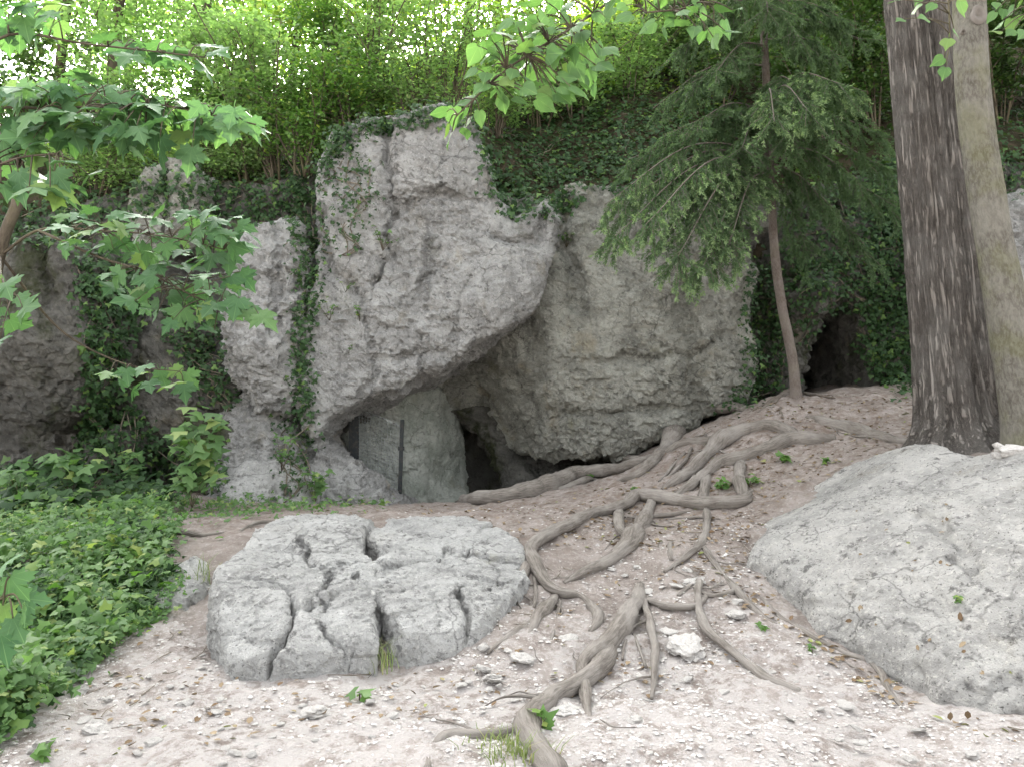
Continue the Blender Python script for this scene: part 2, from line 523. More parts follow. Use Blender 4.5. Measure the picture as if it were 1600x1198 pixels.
def sheet(name, xs, ys, fn, mat):
    X, Y = np.meshgrid(xs, ys, indexing='ij')
    Z = fn(X, Y)
    V = np.stack((X.ravel(), Y.ravel(), Z.ravel()), 1)
    nx, ny = len(xs), len(ys)
    i, j = np.meshgrid(np.arange(nx - 1), np.arange(ny - 1), indexing='ij')
    a = (i * ny + j).ravel()
    F = np.stack((a, a + ny, a + ny + 1, a + 1), 1)
    o = link(name, mesh_np(name, V, F), mat)
    o['kind'] = 'structure'
    return o

def ground_bumps(x, y):
    p = np.stack((x.ravel(), y.ravel(), np.zeros(x.size)), 1)
    b = 0.035 * fbm(p * 1.6, 3, 5) + 0.016 * fbm(p * 7, 3, 9) + 0.008 * facet(p * 12, 4)
    near = np.clip((y.ravel() - 1) / 2, 0, 1)
    return (b * near).reshape(x.shape)

gx = axis((-60, -9, 3), (-9, -6, .12), (-6, 6, .045), (6, 9, .12), (9, 60, 3))
gy = axis((-45, 2.5, 2.5), (2.5, 8.6, .035), (8.6, 14, .07), (14, 60, 3))
sheet('ground', gx, gy, lambda X, Y: GZ(X, Y) + ground_bumps(X, Y), M['ground'])

HP = [(0,250,14),(150,285,13.5),(300,275,13.6),(420,270,13.4),(540,215,12.9),(690,200,12.8),(760,225,12.8),(850,318,12.8),
      (1000,300,12.9),(1150,330,13.3),(1300,330,13.4),(1450,260,12.9),(1620,255,12.5),(-300,260,14),(1900,260,12.5),
      (0,225,18),(200,235,18),(420,220,17),(600,172,16.5),(750,160,16),(850,205,14.6),(1000,160,15),(1150,175,15.3),(1300,165,15.5),(1620,120,15),
      (0,215,26),(300,190,26),(600,120,25),(800,70,24),(1000,20,22),(1200,-10,21),(1400,-40,21),(1620,-60,20),(-400,215,26),(2000,-60,20)]
_hs = TPS([tuple(P(*h)) for h in HP])
def hill_z(x, y):
    return _hs(np.clip(x, -14, 14), np.clip(y, 12.5, 26)) + np.maximum(np.asarray(y) - 26, 0) * .35
HZ = GridSurf(hill_z, -30, 30, 12.5, 60, 420)
hx = axis((-60, -14, 3), (-14, 12, .25), (12, 60, 3))
hy = np.concatenate(([12.88], axis((12.9, 26, .22), (26, 70, 3))))
sheet('hillside', hx, hy, lambda X, Y: np.where(Y < 12.89, 4.7, HZ(X, Y)) + 0.12 * fbm(np.stack((X.ravel(), Y.ravel(), X.ravel()*0), 1) * .9, 4, 31).reshape(X.shape), M['hill'])

# ------------------------------------------------------------------ cliff rocks
def prism_rock(name, label, poly, d, thick, mat, res=.045, rnd=.35, tilt=0.0, bulges=(), grooves=(), amp=1.0, seed=1, fine=1.0):
    """rock mass: its outline, carried back into the hill, with a relief of swells and clefts on its face"""
    pw = [P(px, py, d)[[0, 2]] for px, py in poly]
    pa = np.array(pw)
    m = .25
    x0, z0 = pa.min(0) - m; x1, z1 = pa.max(0) + m
    y0, y1 = d - .8, d + thick + .15
    xs = np.arange(x0, x1, res); ys = np.arange(y0, y1, res); zs = np.arange(z0, z1, res)
    X2, Z2 = np.meshgrid(xs, zs, indexing='ij')
    dp = poly_sdf(X2, Z2, pw) - .25 * rnd
    p2 = np.stack((X2.ravel(), np.full(X2.size, d), Z2.ravel()), 1)
    yf = d + tilt * (Z2 - (z0 + z1) / 2) + .10 * fbm(p2 * .8, 3, seed).reshape(X2.shape)
    for bx, by, br, am in bulges:
        c = P(bx, by, d)
        r = br / FPX * d
        yf = yf - am * np.exp(-((X2 - c[0])**2 + (Z2 - c[2])**2) / (r * r))
    for ln, w, dep in grooves:
        lw = [P(a, b, d)[[0, 2]] for a, b in ln]
        wx = (.09 * vnoise(p2 * 3, seed + 7) + .03 * vnoise(p2 * 11, seed + 8)).reshape(X2.shape)
        wz = (.09 * vnoise(p2 * 3, seed + 17) + .03 * vnoise(p2 * 11, seed + 18)).reshape(X2.shape)
        yf = yf + dep * np.exp(-(seg_dist(X2 + wx, Z2 + wz, lw) / w)**2)
    X, Y, Z = np.meshgrid(xs, ys, zs, indexing='ij')
    nz = .07 * vnoise(np.stack((X, Y, Z), -1) * 1.4, seed + 40) + .045 * vnoise(np.stack((X, Y, Z), -1) * 3.7, seed + 41)
    f = smax(dp[:, None, :] + nz, yf[:, None, :] - Y, rnd)
    f = smax(f, Y - (d + thick), .2)
    f[0] = f[-1] = 1; f[:, 0] = f[:, -1] = 1; f[:, :, 0] = f[:, :, -1] = 1
    V, Fq = surface_nets(f, (x0, y0, z0), res)
    V = rough_stone(V, Fq, amp, seed, fine)
    o = link(name, mesh_np(name, V, Fq, None, False), mat)
    return tag(o, label, 'rock')

prism_rock('overhanging_rock', 'huge pale limestone slab leaning out over the cave mouth',
    [(498,250),(515,200),(560,178),(600,174),(690,156),(742,180),(765,280),(800,338),(838,318),(852,302),(872,330),(866,390),(846,446),(826,484),(764,522),(692,568),(614,604),(545,632),(512,652),(490,682),(474,668),(468,600),(474,520),(490,440),(492,330)],
    11.3, 2.2, M['slab'], .031, .16, .03,
    [(740,450,120,.16),(690,530,110,.1),(670,280,90,.08)],
    [([(603,185),(600,260),(612,300),(606,380),(585,440)], .055, .22), ([(585,440),(570,480),(595,540)], .03, .08), ([(612,330),(680,300),(740,310)], .10, .14), ([(640,470),(650,430),(700,420)], .06, .10),
     ([(705,600),(720,500),(730,440)], .06, .08), ([(495,340),(520,420),(560,470)], .08, .16), ([(560,650),(590,560),(700,560)], .05, .10), ([(850,330),(835,380),(770,370)], .07, .15)], .85, 3)
prism_rock('bulging_rock', 'broad greyish green limestone block bellying out right of cave',
    [(600,600),(640,420),(720,300),(850,318),(900,296),(985,290),(1080,300),(1150,360),(1176,440),(1172,580),(1150,628),(1060,668),(960,704),(880,712),(810,706),(760,690),(715,655),(665,615)],
    12.0, 1.9, M['block'], .033, .3, .0,
    [(960,600,170,.45),(1080,520,120,.2),(900,430,100,.15),(1130,600,60,.15),(830,600,50,.1),(700,660,110,-1.5),(800,725,80,-1.1),(740,600,60,-.5)],
    [([(885,310),(880,380),(900,480)], .10, .25), ([(830,480),(835,560),(825,620),(840,660)], .12, .22), ([(1065,380),(1060,520),(1080,640)], .14, .2), ([(760,560),(850,640),(940,650),(1060,640)], .09, .16),
     ([(930,560),(1000,575),(1100,545)], .06, .12)], .95, 14)
prism_rock('undercut_rock', 'dark rock recessed beneath the bulging block by the long root',
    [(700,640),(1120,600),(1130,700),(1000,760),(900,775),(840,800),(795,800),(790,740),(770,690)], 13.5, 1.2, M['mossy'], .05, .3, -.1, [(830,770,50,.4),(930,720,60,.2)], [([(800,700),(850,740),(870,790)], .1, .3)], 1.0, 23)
prism_rock('cave_wall', 'pale greenish rock wall inside the cave behind the wire fence',
    [(530,560),(640,570),(690,620),(712,690),(722,800),(540,815)], 12.75, 1.8, M['cavewall'], .04, .2, .0, [(735,730,48,-1.5),(715,640,40,-1.0),(640,720,40,.06)], [([(665,640),(672,720),(668,790)], .05, .12)], .9, 31)
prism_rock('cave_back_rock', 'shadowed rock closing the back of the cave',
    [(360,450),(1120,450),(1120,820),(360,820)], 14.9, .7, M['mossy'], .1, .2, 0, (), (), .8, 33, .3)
prism_rock('apron_rock', 'worn grey rock ramp sloping down left of the cave mouth',
    [(338,640),(362,600),(400,610),(445,630),(488,690),(530,730),(575,765),(612,795),(600,812),(330,815),(345,720)], 11.35, 1.5, M['slab'], .04, .35, .5, [(450,740,50,.2)], [([(470,650),(480,720),(470,780)], .08, .2)], 1.0, 37)
prism_rock('mossy_rock', 'low moss-topped rock among seedlings at the foot of the ramp',
    [(345,765),(370,735),(420,728),(465,750),(480,790),(470,815),(345,815)], 10.6, .8, M['boulder'], .035, .25, .4, (), [([(420,740),(430,800)], .05, .1)], .7, 41)
prism_rock('buttress_rock', 'pale rock buttress with ochre stain left of the ivy gully',
    [(362,385),(385,345),(430,328),(458,350),(466,430),(468,600),(445,640),(400,642),(368,585),(345,510),(350,440)], 11.2, 1.7, M['slab'], .04, .4, .0,
    [(420,540,60,.25)], [([(430,340),(440,450),(430,520)], .08, .15)], 1.0, 47)
prism_rock('cliff_wall', 'dark ivy-hung rock wall behind the saplings on the left',
    [(-350,330),(-100,330),(60,330),(190,300),(300,285),(400,285),(470,250),(530,240),(560,640),(440,700),(380,820),(-350,820)], 12.5, .9, M['mossy'], .06, .4, .06,
    [(330,600,70,.4),(90,600,80,.2)], [([(300,330),(290,600)], .25, .4)], 1.3, 53)
prism_rock('pillar_rock', 'brown weathered rock pillar overhanging at the left edge',
    [(-90,420),(0,400),(30,375),(95,370),(122,415),(132,520),(122,600),(92,645),(40,662),(0,645),(-80,600)], 10.2, 1.8, M['mossy'], .04, .45, .0, [(50,540,60,.3)], [([(60,380),(75,480)], .08, .15)], 1.1, 59)
prism_rock('leaning_rock', 'small pointed rock standing behind the hanging maple leaves',
    [(190,560),(232,488),(272,515),(292,600),(280,680),(215,700),(185,640)], 11.4, 1.1, M['mossy'], .045, .3, .1, (), (), .9, 61)
prism_rock('rubble_rock', 'squat broken rock between pointed rock and pale buttress',
    [(280,600),(320,570),(355,600),(375,690),(350,740),(290,740),(265,690)], 11.5, 1.0, M['mossy'], .045, .25, .2, (), [([(300,640),(350,650)], .06, .2)], 1.1, 67)
prism_rock('fallen_rock', 'pale stone block lying in shade above the ground cover',
    [(130,690),(170,668),(190,690),(188,725),(140,730)], 10.9, .5, M['mossy'], .035, .15, .2, (), (), .6, 69)
prism_rock('crest_rock', 'pale rock knob on the cliff crest at upper left',
    [(205,300),(225,262),(262,252),(300,275),(312,330),(290,380),(215,380)], 12.2, 1.2, M['block'], .045, .35, .1, (), [([(255,260),(262,370)], .07, .2)], 1.0, 71)
prism_rock('fissured_wall', 'rock wall around the dark hollow behind the spruce trunk',
    [(1130,300),(1300,290),(1450,260),(1700,250),(1800,300),(1800,740),(1460,650),(1372,640),(1356,560),(1345,490),(1325,470),(1295,490),(1262,560),(1248,650),(1130,660)], 12.55, 2.4, M['mossy'], .055, .35, .05,
    [(1265,470,40,.45),(1500,560,90,.3)], [([(1200,380),(1190,620)], .2, .35)], 1.3, 73)
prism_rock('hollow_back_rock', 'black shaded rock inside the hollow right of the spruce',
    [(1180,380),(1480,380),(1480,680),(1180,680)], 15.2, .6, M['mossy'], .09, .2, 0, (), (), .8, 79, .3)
prism_rock('outcrop_rock', 'grey rock outcrop at right edge behind the pale trunk',
    [(1545,330),(1570,300),(1640,290),(1720,320),(1720,560),(1600,560),(1560,450)], 10.6, 1.2, M['slab'], .05, .35, .1, (), (), 1.1, 83)

# ------------------------------------------------------------------ boulders on the slope
def dome_rock(name, label, foot, surf, mat, res=.03, cracks=(), depth=.5, rnd=.2, amp=.5, seed=1, fine=1.0, extra=(), blocks=()):
    """boulder: footprint on the slope plus the run of its upper surface; cracks are cut into that surface"""
    sp = [P(*q) for q in surf] + [np.array(e) for e in extra]
    h = TPS(sp, .005)
    fw = [P(*q)[:2] for q in foot]
    fa = np.array(fw)
    x0, y0 = fa.min(0) - .25; x1, y1 = fa.max(0) + .25
    hs = GridSurf(h, x0, x1, y0, y1, 120)
    xs = np.arange(x0, x1, res); ys = np.arange(y0, y1, res)
    X2, Y2 = np.meshgrid(xs, ys, indexing='ij')
    z = hs(X2, Y2)
    p2 = np.stack((X2.ravel(), Y2.ravel(), z.ravel() * 0), 1)
    if blocks:                                  # each joint block keeps its own flat, slightly tipped face
        c = np.array([hit_surface(hs, a, b, 0, y0 + .02, y1)[:2] for a, b in blocks])
        wx = (.06 * vnoise(p2 * 4, seed + 29)).reshape(X2.shape); wy = (.06 * vnoise(p2 * 4, seed + 39)).reshape(X2.shape)
        dd = np.stack([np.hypot(X2 + wx - q[0], Y2 + wy - q[1]) for q in c])
        own = dd.argmin(0); e = .08
        two = np.sort(dd, 0); gap = two[1] - two[0]
        rb = random.Random(seed)
        pz = []
        for q in c:
            gx_ = float(hs(q[0] + e, q[1]) - hs(q[0] - e, q[1])) / (2 * e) + rb.uniform(-.16, .16); gy_ = float(hs(q[0], q[1] + e) - hs(q[0], q[1] - e)) / (2 * e) + rb.uniform(-.12, .12)
            pz.append(float(hs(*q)) + rb.uniform(-.03, .03) + gx_ * (X2 - q[0]) + gy_ * (Y2 - q[1]))
        zb = np.take_along_axis(np.stack(pz), own[None], 0)[0]
        z = z * .35 + .65 * np.clip(zb, z - .10, z + .05) - .02 * np.exp(-(gap / .02)**2)
    for ln, w, dep in cracks:
        lw = [hit_surface(hs, a, b, 0, y0 + .02, y1)[:2] for a, b in ln]
        wx = (.04 * vnoise(p2 * 5, seed + 9) + .015 * vnoise(p2 * 20, seed + 10)).reshape(X2.shape)
        wy = (.04 * vnoise(p2 * 5, seed + 19) + .015 * vnoise(p2 * 20, seed + 20)).reshape(X2.shape)
        z = z - dep * 1.3 * np.exp(-(seg_dist(X2 + wx, Y2 + wy, lw) / (w * .55))**3)
    dp = poly_sdf(X2, Y2, fw) + .08 * vnoise(p2 * 2.5, seed + 5).reshape(X2.shape)
    inside = dp < .1
    z0 = float(ground_z(fa[:, 0], fa[:, 1]).min()) - depth * .6; z1 = float(z[inside].max()) + .25
    zs = np.arange(z0, z1, res)
    Z = zs[None, None, :]
    f = smax((Z - z[:, :, None]) * .8, np.broadcast_to(dp[:, :, None], (len(xs), len(ys), len(zs))) + .0, rnd)
    f = np.maximum(f, z0 + res * 1.5 - Z)
    f[0] = f[-1] = 1; f[:, 0] = f[:, -1] = 1; f[:, :, 0] = f[:, :, -1] = 1
    V, Fq = surface_nets(f, (x0, y0, z0), res)
    V = rough_stone(V, Fq, amp, seed, fine)
    o = link(name, mesh_np(name, V, Fq, None, res < .02), mat)
    o.data.polygons.foreach_set('use_smooth', np.full(len(Fq), res >= .02))
    return tag(o, label, 'boulder')

dome_rock('boulder', 'cracked grey boulder with a loose square block on top',
    [(348,1046,5.2),(420,1060,5.1),(520,1056,5.12),(598,1046,5.2),(592,960,5.9),(575,880,6.9),(568,815,7.9),(500,805,8.1),(440,812,7.9),(385,840,7.2),(350,905,6.3),(338,975,5.7)],
    [(350,965,5.45),(360,1000,5.3),(420,960,5.42),(500,965,5.4),(590,965,5.45),(400,880,6.2),(480,880,6.3),(570,880,6.4),(430,835,7.0),(520,818,7.2),(560,822,7.5),(480,808,7.9),(380,900,5.9)],
    M['boulder'], .019,
    [([(473,840),(482,862),(497,884),(520,888),(545,876),(562,872)], .022, .09), ([(512,888),(514,915),(498,937),(477,960)], .020, .10), ([(453,930),(460,955),(456,972),(435,1003),(418,1040)], .030, .18),
     ([(508,933),(508,968),(522,998),(562,1000)], .024, .14), ([(512,917),(543,912),(562,898)], .018, .08), ([(380,900),(420,905),(453,930)], .020, .05), ([(400,1000),(360,985)], .02, .06)],
    .5, .06, .36, 91, 1.0, (), [(410,870),(395,950),(375,1020),(470,1010),(525,1025),(550,950),(485,915),(520,845),(440,838),(570,1020),(430,905)])
dome_rock('boulder', 'pitted whitish boulder split from its cracked neighbour by a grassy cleft',
    [(604,1022,5.35),(650,1030,5.3),(700,1018,5.35),(760,985,5.6),(815,925,6.3),(822,870,7.0),(800,830,7.7),(740,812,8.2),(650,805,8.3),(590,808,8.2),(582,850,7.3),(580,930,6.1),(590,990,5.55)],
    [(600,960,5.55),(660,965,5.5),(720,950,5.6),(780,920,6.0),(640,890,6.4),(720,880,6.6),(800,870,6.9),(600,850,6.9),(700,835,7.5),(620,815,7.9),(780,835,7.5),(650,995,5.38)],
    M['boulder'], .019,
    [([(595,930),(622,934),(646,918)], .026, .13), ([(714,915),(726,955),(720,985)], .03, .08), ([(700,850),(690,885),(720,890),(740,860)], .022, .05), ([(760,865),(780,900),(760,925)], .02, .05), ([(610,960),(625,1000),(680,1012)], .03, .1)],
    .5, .06, .42, 97, 1.0, (), [(620,850),(690,830),(775,845),(640,900),(700,915),(775,895),(650,975),(725,965),(608,1000),(600,905)])
dome_rock('boulder', 'small low grey boulder sunk in soil beside the ground cover',
    [(235,930,6.3),(290,945,6.2),(335,920,6.5),(345,880,7.0),(310,860,7.2),(265,870,7.0)],
    [(245,915,6.62),(290,915,6.5),(330,900,6.8),(300,868,7.1),(270,880,7.0)], M['boulder'], .019, (), .3, .12, .4, 101)
dome_rock('boulder', 'massive smooth speckled limestone hump filling the right foreground',
    [(1172,880,6.7),(1215,938,6.15),(1318,1000,5.5),(1405,1045,5.1),(1455,1100,4.7),(1560,1125,4.45),(1800,1130,4.4),(1950,800,6.2),(1800,715,6.8),(1620,712,6.9),(1530,718,7.2),(1440,704,7.7),(1330,735,8.2),(1240,775,8.1),(1180,820,7.4)],
    [(1185,880,6.5),(1190,840,6.9),(1230,930,5.95),(1320,1000,5.3),(1400,1050,4.9),(1250,785,7.8),(1330,735,7.9),(1440,697,7.5),(1530,710,7.1),(1600,704,6.8),(1800,705,6.5),(1400,850,5.9),(1300,850,6.3),(1500,780,6.3),(1600,850,5.3),(1500,950,5.1),(1600,1000,4.75),(1800,900,4.8),(1550,1080,4.55),(1400,760,6.9)],
    M['worn'], .024, [([(1480,870),(1500,885),(1530,880)], .05, .10), ([(1400,1060),(1450,1075),(1600,1060)], .03, .06), ([(1440,800),(1500,850),(1520,900)], .10, .04)], .8, .16, .24, 103, 1.6)

# ------------------------------------------------------------------ tubes, leaves, plants
def spline(pts, n):
    """smooth curve through points (rows may carry extra columns such as radius)"""
    p = np.array(pts, float)
    if len(p) == 2: return p[0] + (p[1] - p[0]) * np.linspace(0, 1, n)[:, None]
    seg = np.linalg.norm(np.diff(p[:, :3], axis=0), axis=1)
    t = np.concatenate(([0], np.cumsum(np.sqrt(seg + 1e-9))))
    m = np.gradient(p, t, axis=0)
    u = np.linspace(0, t[-1], n)
    i = np.clip(np.searchsorted(t, u, side='right') - 1, 0, len(p) - 2)
    h = (t[i + 1] - t[i])[:, None]; s = ((u - t[i]) / (t[i + 1] - t[i]))[:, None]
    return ((2*s**3 - 3*s**2 + 1) * p[i] + (s**3 - 2*s**2 + s) * h * m[i]
            + (-2*s**3 + 3*s**2) * p[i + 1] + (s**3 - s**2) * h * m[i + 1])

def tube(pts, rad, segs=8, disp=None):
    """V, F of a closed tapered tube"""
    p = np.asarray(pts, float); n = len(p)
    rad = np.broadcast_to(np.asarray(rad, float), (n,))
    T = np.gradient(p, axis=0); T /= np.linalg.norm(T, axis=1)[:, None] + 1e-12
    ref = np.array((0, 0, 1.0)) if abs(T[:, 2]).mean() < .8 else np.array((0, 1.0, 0))
    A = np.cross(T, ref); A /= np.linalg.norm(A, axis=1)[:, None] + 1e-12
    B = np.cross(A, T)
    th = np.linspace(0, 2 * math.pi, segs, endpoint=False)
    ring = A[:, None] * np.cos(th)[None, :, None] + B[:, None] * np.sin(th)[None, :, None]
    r = rad[:, None] * np.ones(segs)[None]
    if disp is not None: r = r * (1 + disp(p, th, rad))
    V = (p[:, None] + ring * r[:, :, None]).reshape(-1, 3)
    i, j = np.meshgrid(np.arange(n - 1), np.arange(segs), indexing='ij')
    a = (i * segs + j).ravel(); b = (i * segs + (j + 1) % segs).ravel()
    F = np.stack((a, a + segs, b + segs, b), 1)
    c0, c1 = len(V), len(V) + 1
    ln = np.concatenate(([0], np.cumsum(np.linalg.norm(np.diff(p, axis=0), axis=1))))
    off = float(abs(p[0]).sum()) % 7
    G = np.stack((rad[:, None] * np.cos(th)[None] + off, rad[:, None] * np.sin(th)[None], np.broadcast_to(ln[:, None], (n, segs))), -1).reshape(-1, 3)
    V = np.concatenate((V, p[:1], p[-1:])); G = np.concatenate((G, [(off, 0, 0)], [(off, 0, ln[-1])]))
    V = np.concatenate((V, G), 1)
    k = np.arange(segs); k2 = (k + 1) % segs; o = (n - 1) * segs
    F = np.concatenate((F, np.stack((k, k2, np.full(segs, c0), np.full(segs, c0)), 1), np.stack((o + k2, o + k, np.full(segs, c1), np.full(segs, c1)), 1)))
    return V, F

def quads_mesh(name, parts, rnd=None):
    """join (V, F) pairs; degenerate quads become triangles"""
    Vs, Fs, o = [], [], 0
    for V, F in parts:
        if V.shape[1] == 3: V = np.concatenate((V, V), 1)
        Vs.append(V); Fs.append(F + o); o += len(V)
    V = np.concatenate(Vs); F = np.concatenate(Fs)
    G = V[:, 3:]; V = V[:, :3]
    deg = F[:, 2] == F[:, 3]
    me = bpy.data.meshes.new(name)
    L = np.where(deg, 3, 4)
    loops = F.ravel()[np.stack((np.ones(len(F), bool),) * 3 + (~deg,), 1).ravel()]
    me.vertices.add(len(V)); me.vertices.foreach_set('co', V.astype(np.float32).ravel())
    me.loops.add(len(loops)); me.loops.foreach_set('vertex_index', loops.astype(np.int32))
    me.polygons.add(len(F))
    me.polygons.foreach_set('loop_start', np.concatenate(([0], np.cumsum(L)[:-1])).astype(np.int32))
    me.polygons.foreach_set('use_smooth', np.ones(len(F), bool))
    at = me.attributes.new('grain', 'FLOAT_VECTOR', 'POINT')
    at.data.foreach_set('vector', np.ascontiguousarray(G, dtype=np.float32).ravel())
    me.update(calc_edges=True)
    return me

def norm(v): return v / (np.linalg.norm(v, axis=-1, keepdims=True) + 1e-12)

def leaf_cloud(name, C, N, size, D=None, aspect=.62, lobes=False, rnd=None):
    """many small leaves: centres C, normals N, sizes; each leaf two folded quads (or a five-pointed ivy blade)"""
    n = len(C)
    N = norm(N)
    if D is None: D = RNG.normal(size=(n, 3))
    D = norm(D - (D * N).sum(1)[:, None] * N)
    S = np.cross(N, D)
    s = np.broadcast_to(size, (n,))[:, None]
    if lobes:
        prof = [(0, 0, 0), (.42, -.12, -.06), (.50, .30, -.10), (.20, .42, -.02), (0, 1, -.16), (-.20, .42, -.02), (-.50, .30, -.10), (-.42, -.12, -.06)]
        Fc = np.array([(0, 1, 2, 3), (0, 3, 4, 5), (0, 5, 6, 7)])
    else:
        a = aspect / 2
        prof = [(0, 0, 0), (a * .9, .3, .05), (a * .75, .68, .02), (0, 1, -.10), (-a * .75, .68, .02), (-a * .9, .3, .05)]
        Fc = np.array([(0, 1, 2, 3), (0, 3, 4, 5)])
    V = np.stack([C + s * (u * S + v * D + w * N) for u, v, w in prof], 1).reshape(-1, 3)
    k = len(prof)
    F = (Fc[None] + (np.arange(n) * k)[:, None, None]).reshape(-1, 4)
    return mesh_np(name, V, F, np.repeat(RNG.random(n) if rnd is None else rnd, k))

def blade(name, half, seed, petiole=.3):
    """one large leaf with lobes, folded along its rib and drooping; base at the origin, tip along +Y"""
    r = random.Random(seed)
    k1, k2, fold = r.uniform(.15, .45), r.uniform(.1, .35), r.uniform(.05, .22)
    pts = half + [(-x, y) for x, y in reversed(half[:-1])]
    pts = [(x * r.uniform(.93, 1.07), y * r.uniform(.96, 1.04)) for x, y in pts]
    Z = lambda x, y: fold * abs(x) - k1 * x * x * 1.6 - k2 * (y - .3)**2 + .03 * math.sin(9 * x + seed) * abs(x) * 3
    V = [(0, .28, Z(0, .28))] + [(x, y, Z(x, y)) for x, y in pts]
    F = [(0, i, i + 1) for i in range(1, len(pts))] + [(0, len(pts), 1)]
    b = len(V); w = .012
    V += [(-w, .02, -.01), (w, .02, -.01), (w, -petiole, .06), (-w, -petiole, .06)]
    F += [(b, b + 1, b + 2), (b, b + 2, b + 3)]
    me = bpy.data.meshes.new(name)
    me.from_pydata(V, [], F)
    me.polygons.foreach_set('use_smooth', [True] * len(F))
    return me

MAPLE = [(.02, 0), (.20, -.12), (.27, -.02), (.45, -.03), (.38, .12), (.50, .17), (.66, .33), (.48, .36), (.47, .47), (.27, .44), (.22, .58), (.30, .68), (.15, .76), (0, 1.02)]
LINDEN = [(.02, .04), (.14, -.05), (.32, .02), (.44, .22), (.42, .42), (.31, .63), (.15, .82), (0, 1.05)]
LEAF = {'maple': [blade('maple_leaf', MAPLE, i) for i in range(6)], 'linden': [blade('linden_leaf', LINDEN, i + 20, .4) for i in range(5)]}
for k, v in LEAF.items():
    for me in v: me.materials.append(M[k])

def put_leaf(kind, base, tip_dir, normal, size, parent, name='leaf'):
    y = norm(np.array(tip_dir, float)); n = np.array(normal, float)
    n = norm(n - n.dot(y) * y); x = np.cross(y, n)
    o = bpy.data.objects.new(name, random.choice(LEAF[kind]))
    COL.objects.link(o)
    from mathutils import Matrix
    o.parent = parent
    mw = Matrix(((x[0]*size, y[0]*size, n[0]*size, base[0]), (x[1]*size, y[1]*size, n[1]*size, base[1]), (x[2]*size, y[2]*size, n[2]*size, base[2]), (0, 0, 0, 1)))
    org = Vector((0, 0, 0))
    q = parent
    while q is not None:
        org = org + q.location; q = q.parent
    mw.translation = Vector(base) - org
    o.matrix_basis = mw
    return o

def spray(owner, kind, boughs, mat, size, up=.6, toward=.45, spread=.0, as_branch=False, jitter=.35, radius=.012):
    """leafy boughs: each (stem points [(px,py,d)...], leaf seats [(px,py)...], depth of the leaves)"""
    for stem, seats, dl in boughs:
        sp = spline([P(*q) for q in stem], 24)
        pieces = [tube(sp, np.linspace(radius, radius * .35, 24), 6)]
        base_pts = []
        for (lx, ly) in seats:
            b = P(lx, ly, dl + random.uniform(-spread, spread))
            j = int(np.argmin(np.linalg.norm(sp - b, axis=1) + .25 * np.maximum(0, np.arange(24) / 24 - .0)))
            base_pts.append((b, sp[j]))
            mid = (b + sp[j]) / 2 + np.array((0, 0, .03))
            pieces.append(tube(spline([sp[j], mid, b], 6), np.linspace(radius * .4, .003, 6), 4))
        br = part('branch', quads_mesh('branch', pieces), mat, owner)
        for b, s in base_pts:
            out = b - s
            tip = np.array((out[0], out[1] * .6, 0)) * 1.5 / (np.linalg.norm(out) + .05) + RNG.normal(size=3) * .5 + np.array((0, -.15, -.65))
            nrm = np.array((0, -toward, up)) + RNG.normal(size=3) * jitter
            put_leaf(kind, b, tip, nrm, size * random.uniform(.75, 1.2), br if as_branch else owner)

def seats(poly, n, mind=0):
    xs = [p[0] for p in poly]; ys = [p[1] for p in poly]
    if not mind:
        q = np.zeros((0, 2))
        while len(q) < n:
            c = np.stack((RNG.uniform(min(xs), max(xs), n * 2), RNG.uniform(min(ys), max(ys), n * 2)), 1)
            q = np.concatenate((q, c[in_poly(c[:, 0], c[:, 1], poly)]))
        return [tuple(v) for v in q[:n]]
    out = []
    tries = 0
    while len(out) < n and tries < n * 60:
        tries += 1
        x, y = random.uniform(min(xs), max(xs)), random.uniform(min(ys), max(ys))
        if not in_poly(np.array([x]), np.array([y]), poly)[0]: continue
        if mind and any((x - a)**2 + (y - b)**2 < mind * mind for a, b in out): continue
        out.append((x, y))
    return out

# ------------------------------------------------------------------ ray casts on what is built so far
bpy.context.view_layer.update()
DG = bpy.context.evaluated_depsgraph_get()
def cast(px, py):
    r = ray(px, py)
    ok, loc, nrm, _, ob, _ = SC.ray_cast(DG, Vector((0, 0, CAM_Z)), Vector(r).normalized(), distance=80)
    return (np.array(loc), np.array(nrm), ob.name) if ok else (None, None, None)

def cast_region(poly, n):
    C, N = [], []
    for x, y in seats(poly, n):
        l, m, nm = cast(x + random.gauss(0, 7), y + random.gauss(0, 7))
        if l is None or l[1] > 24: continue
        if m[1] > 0 and m[2] < .1: m = -m
        C.append(l); N.append(m)
    return np.array(C), np.array(N)

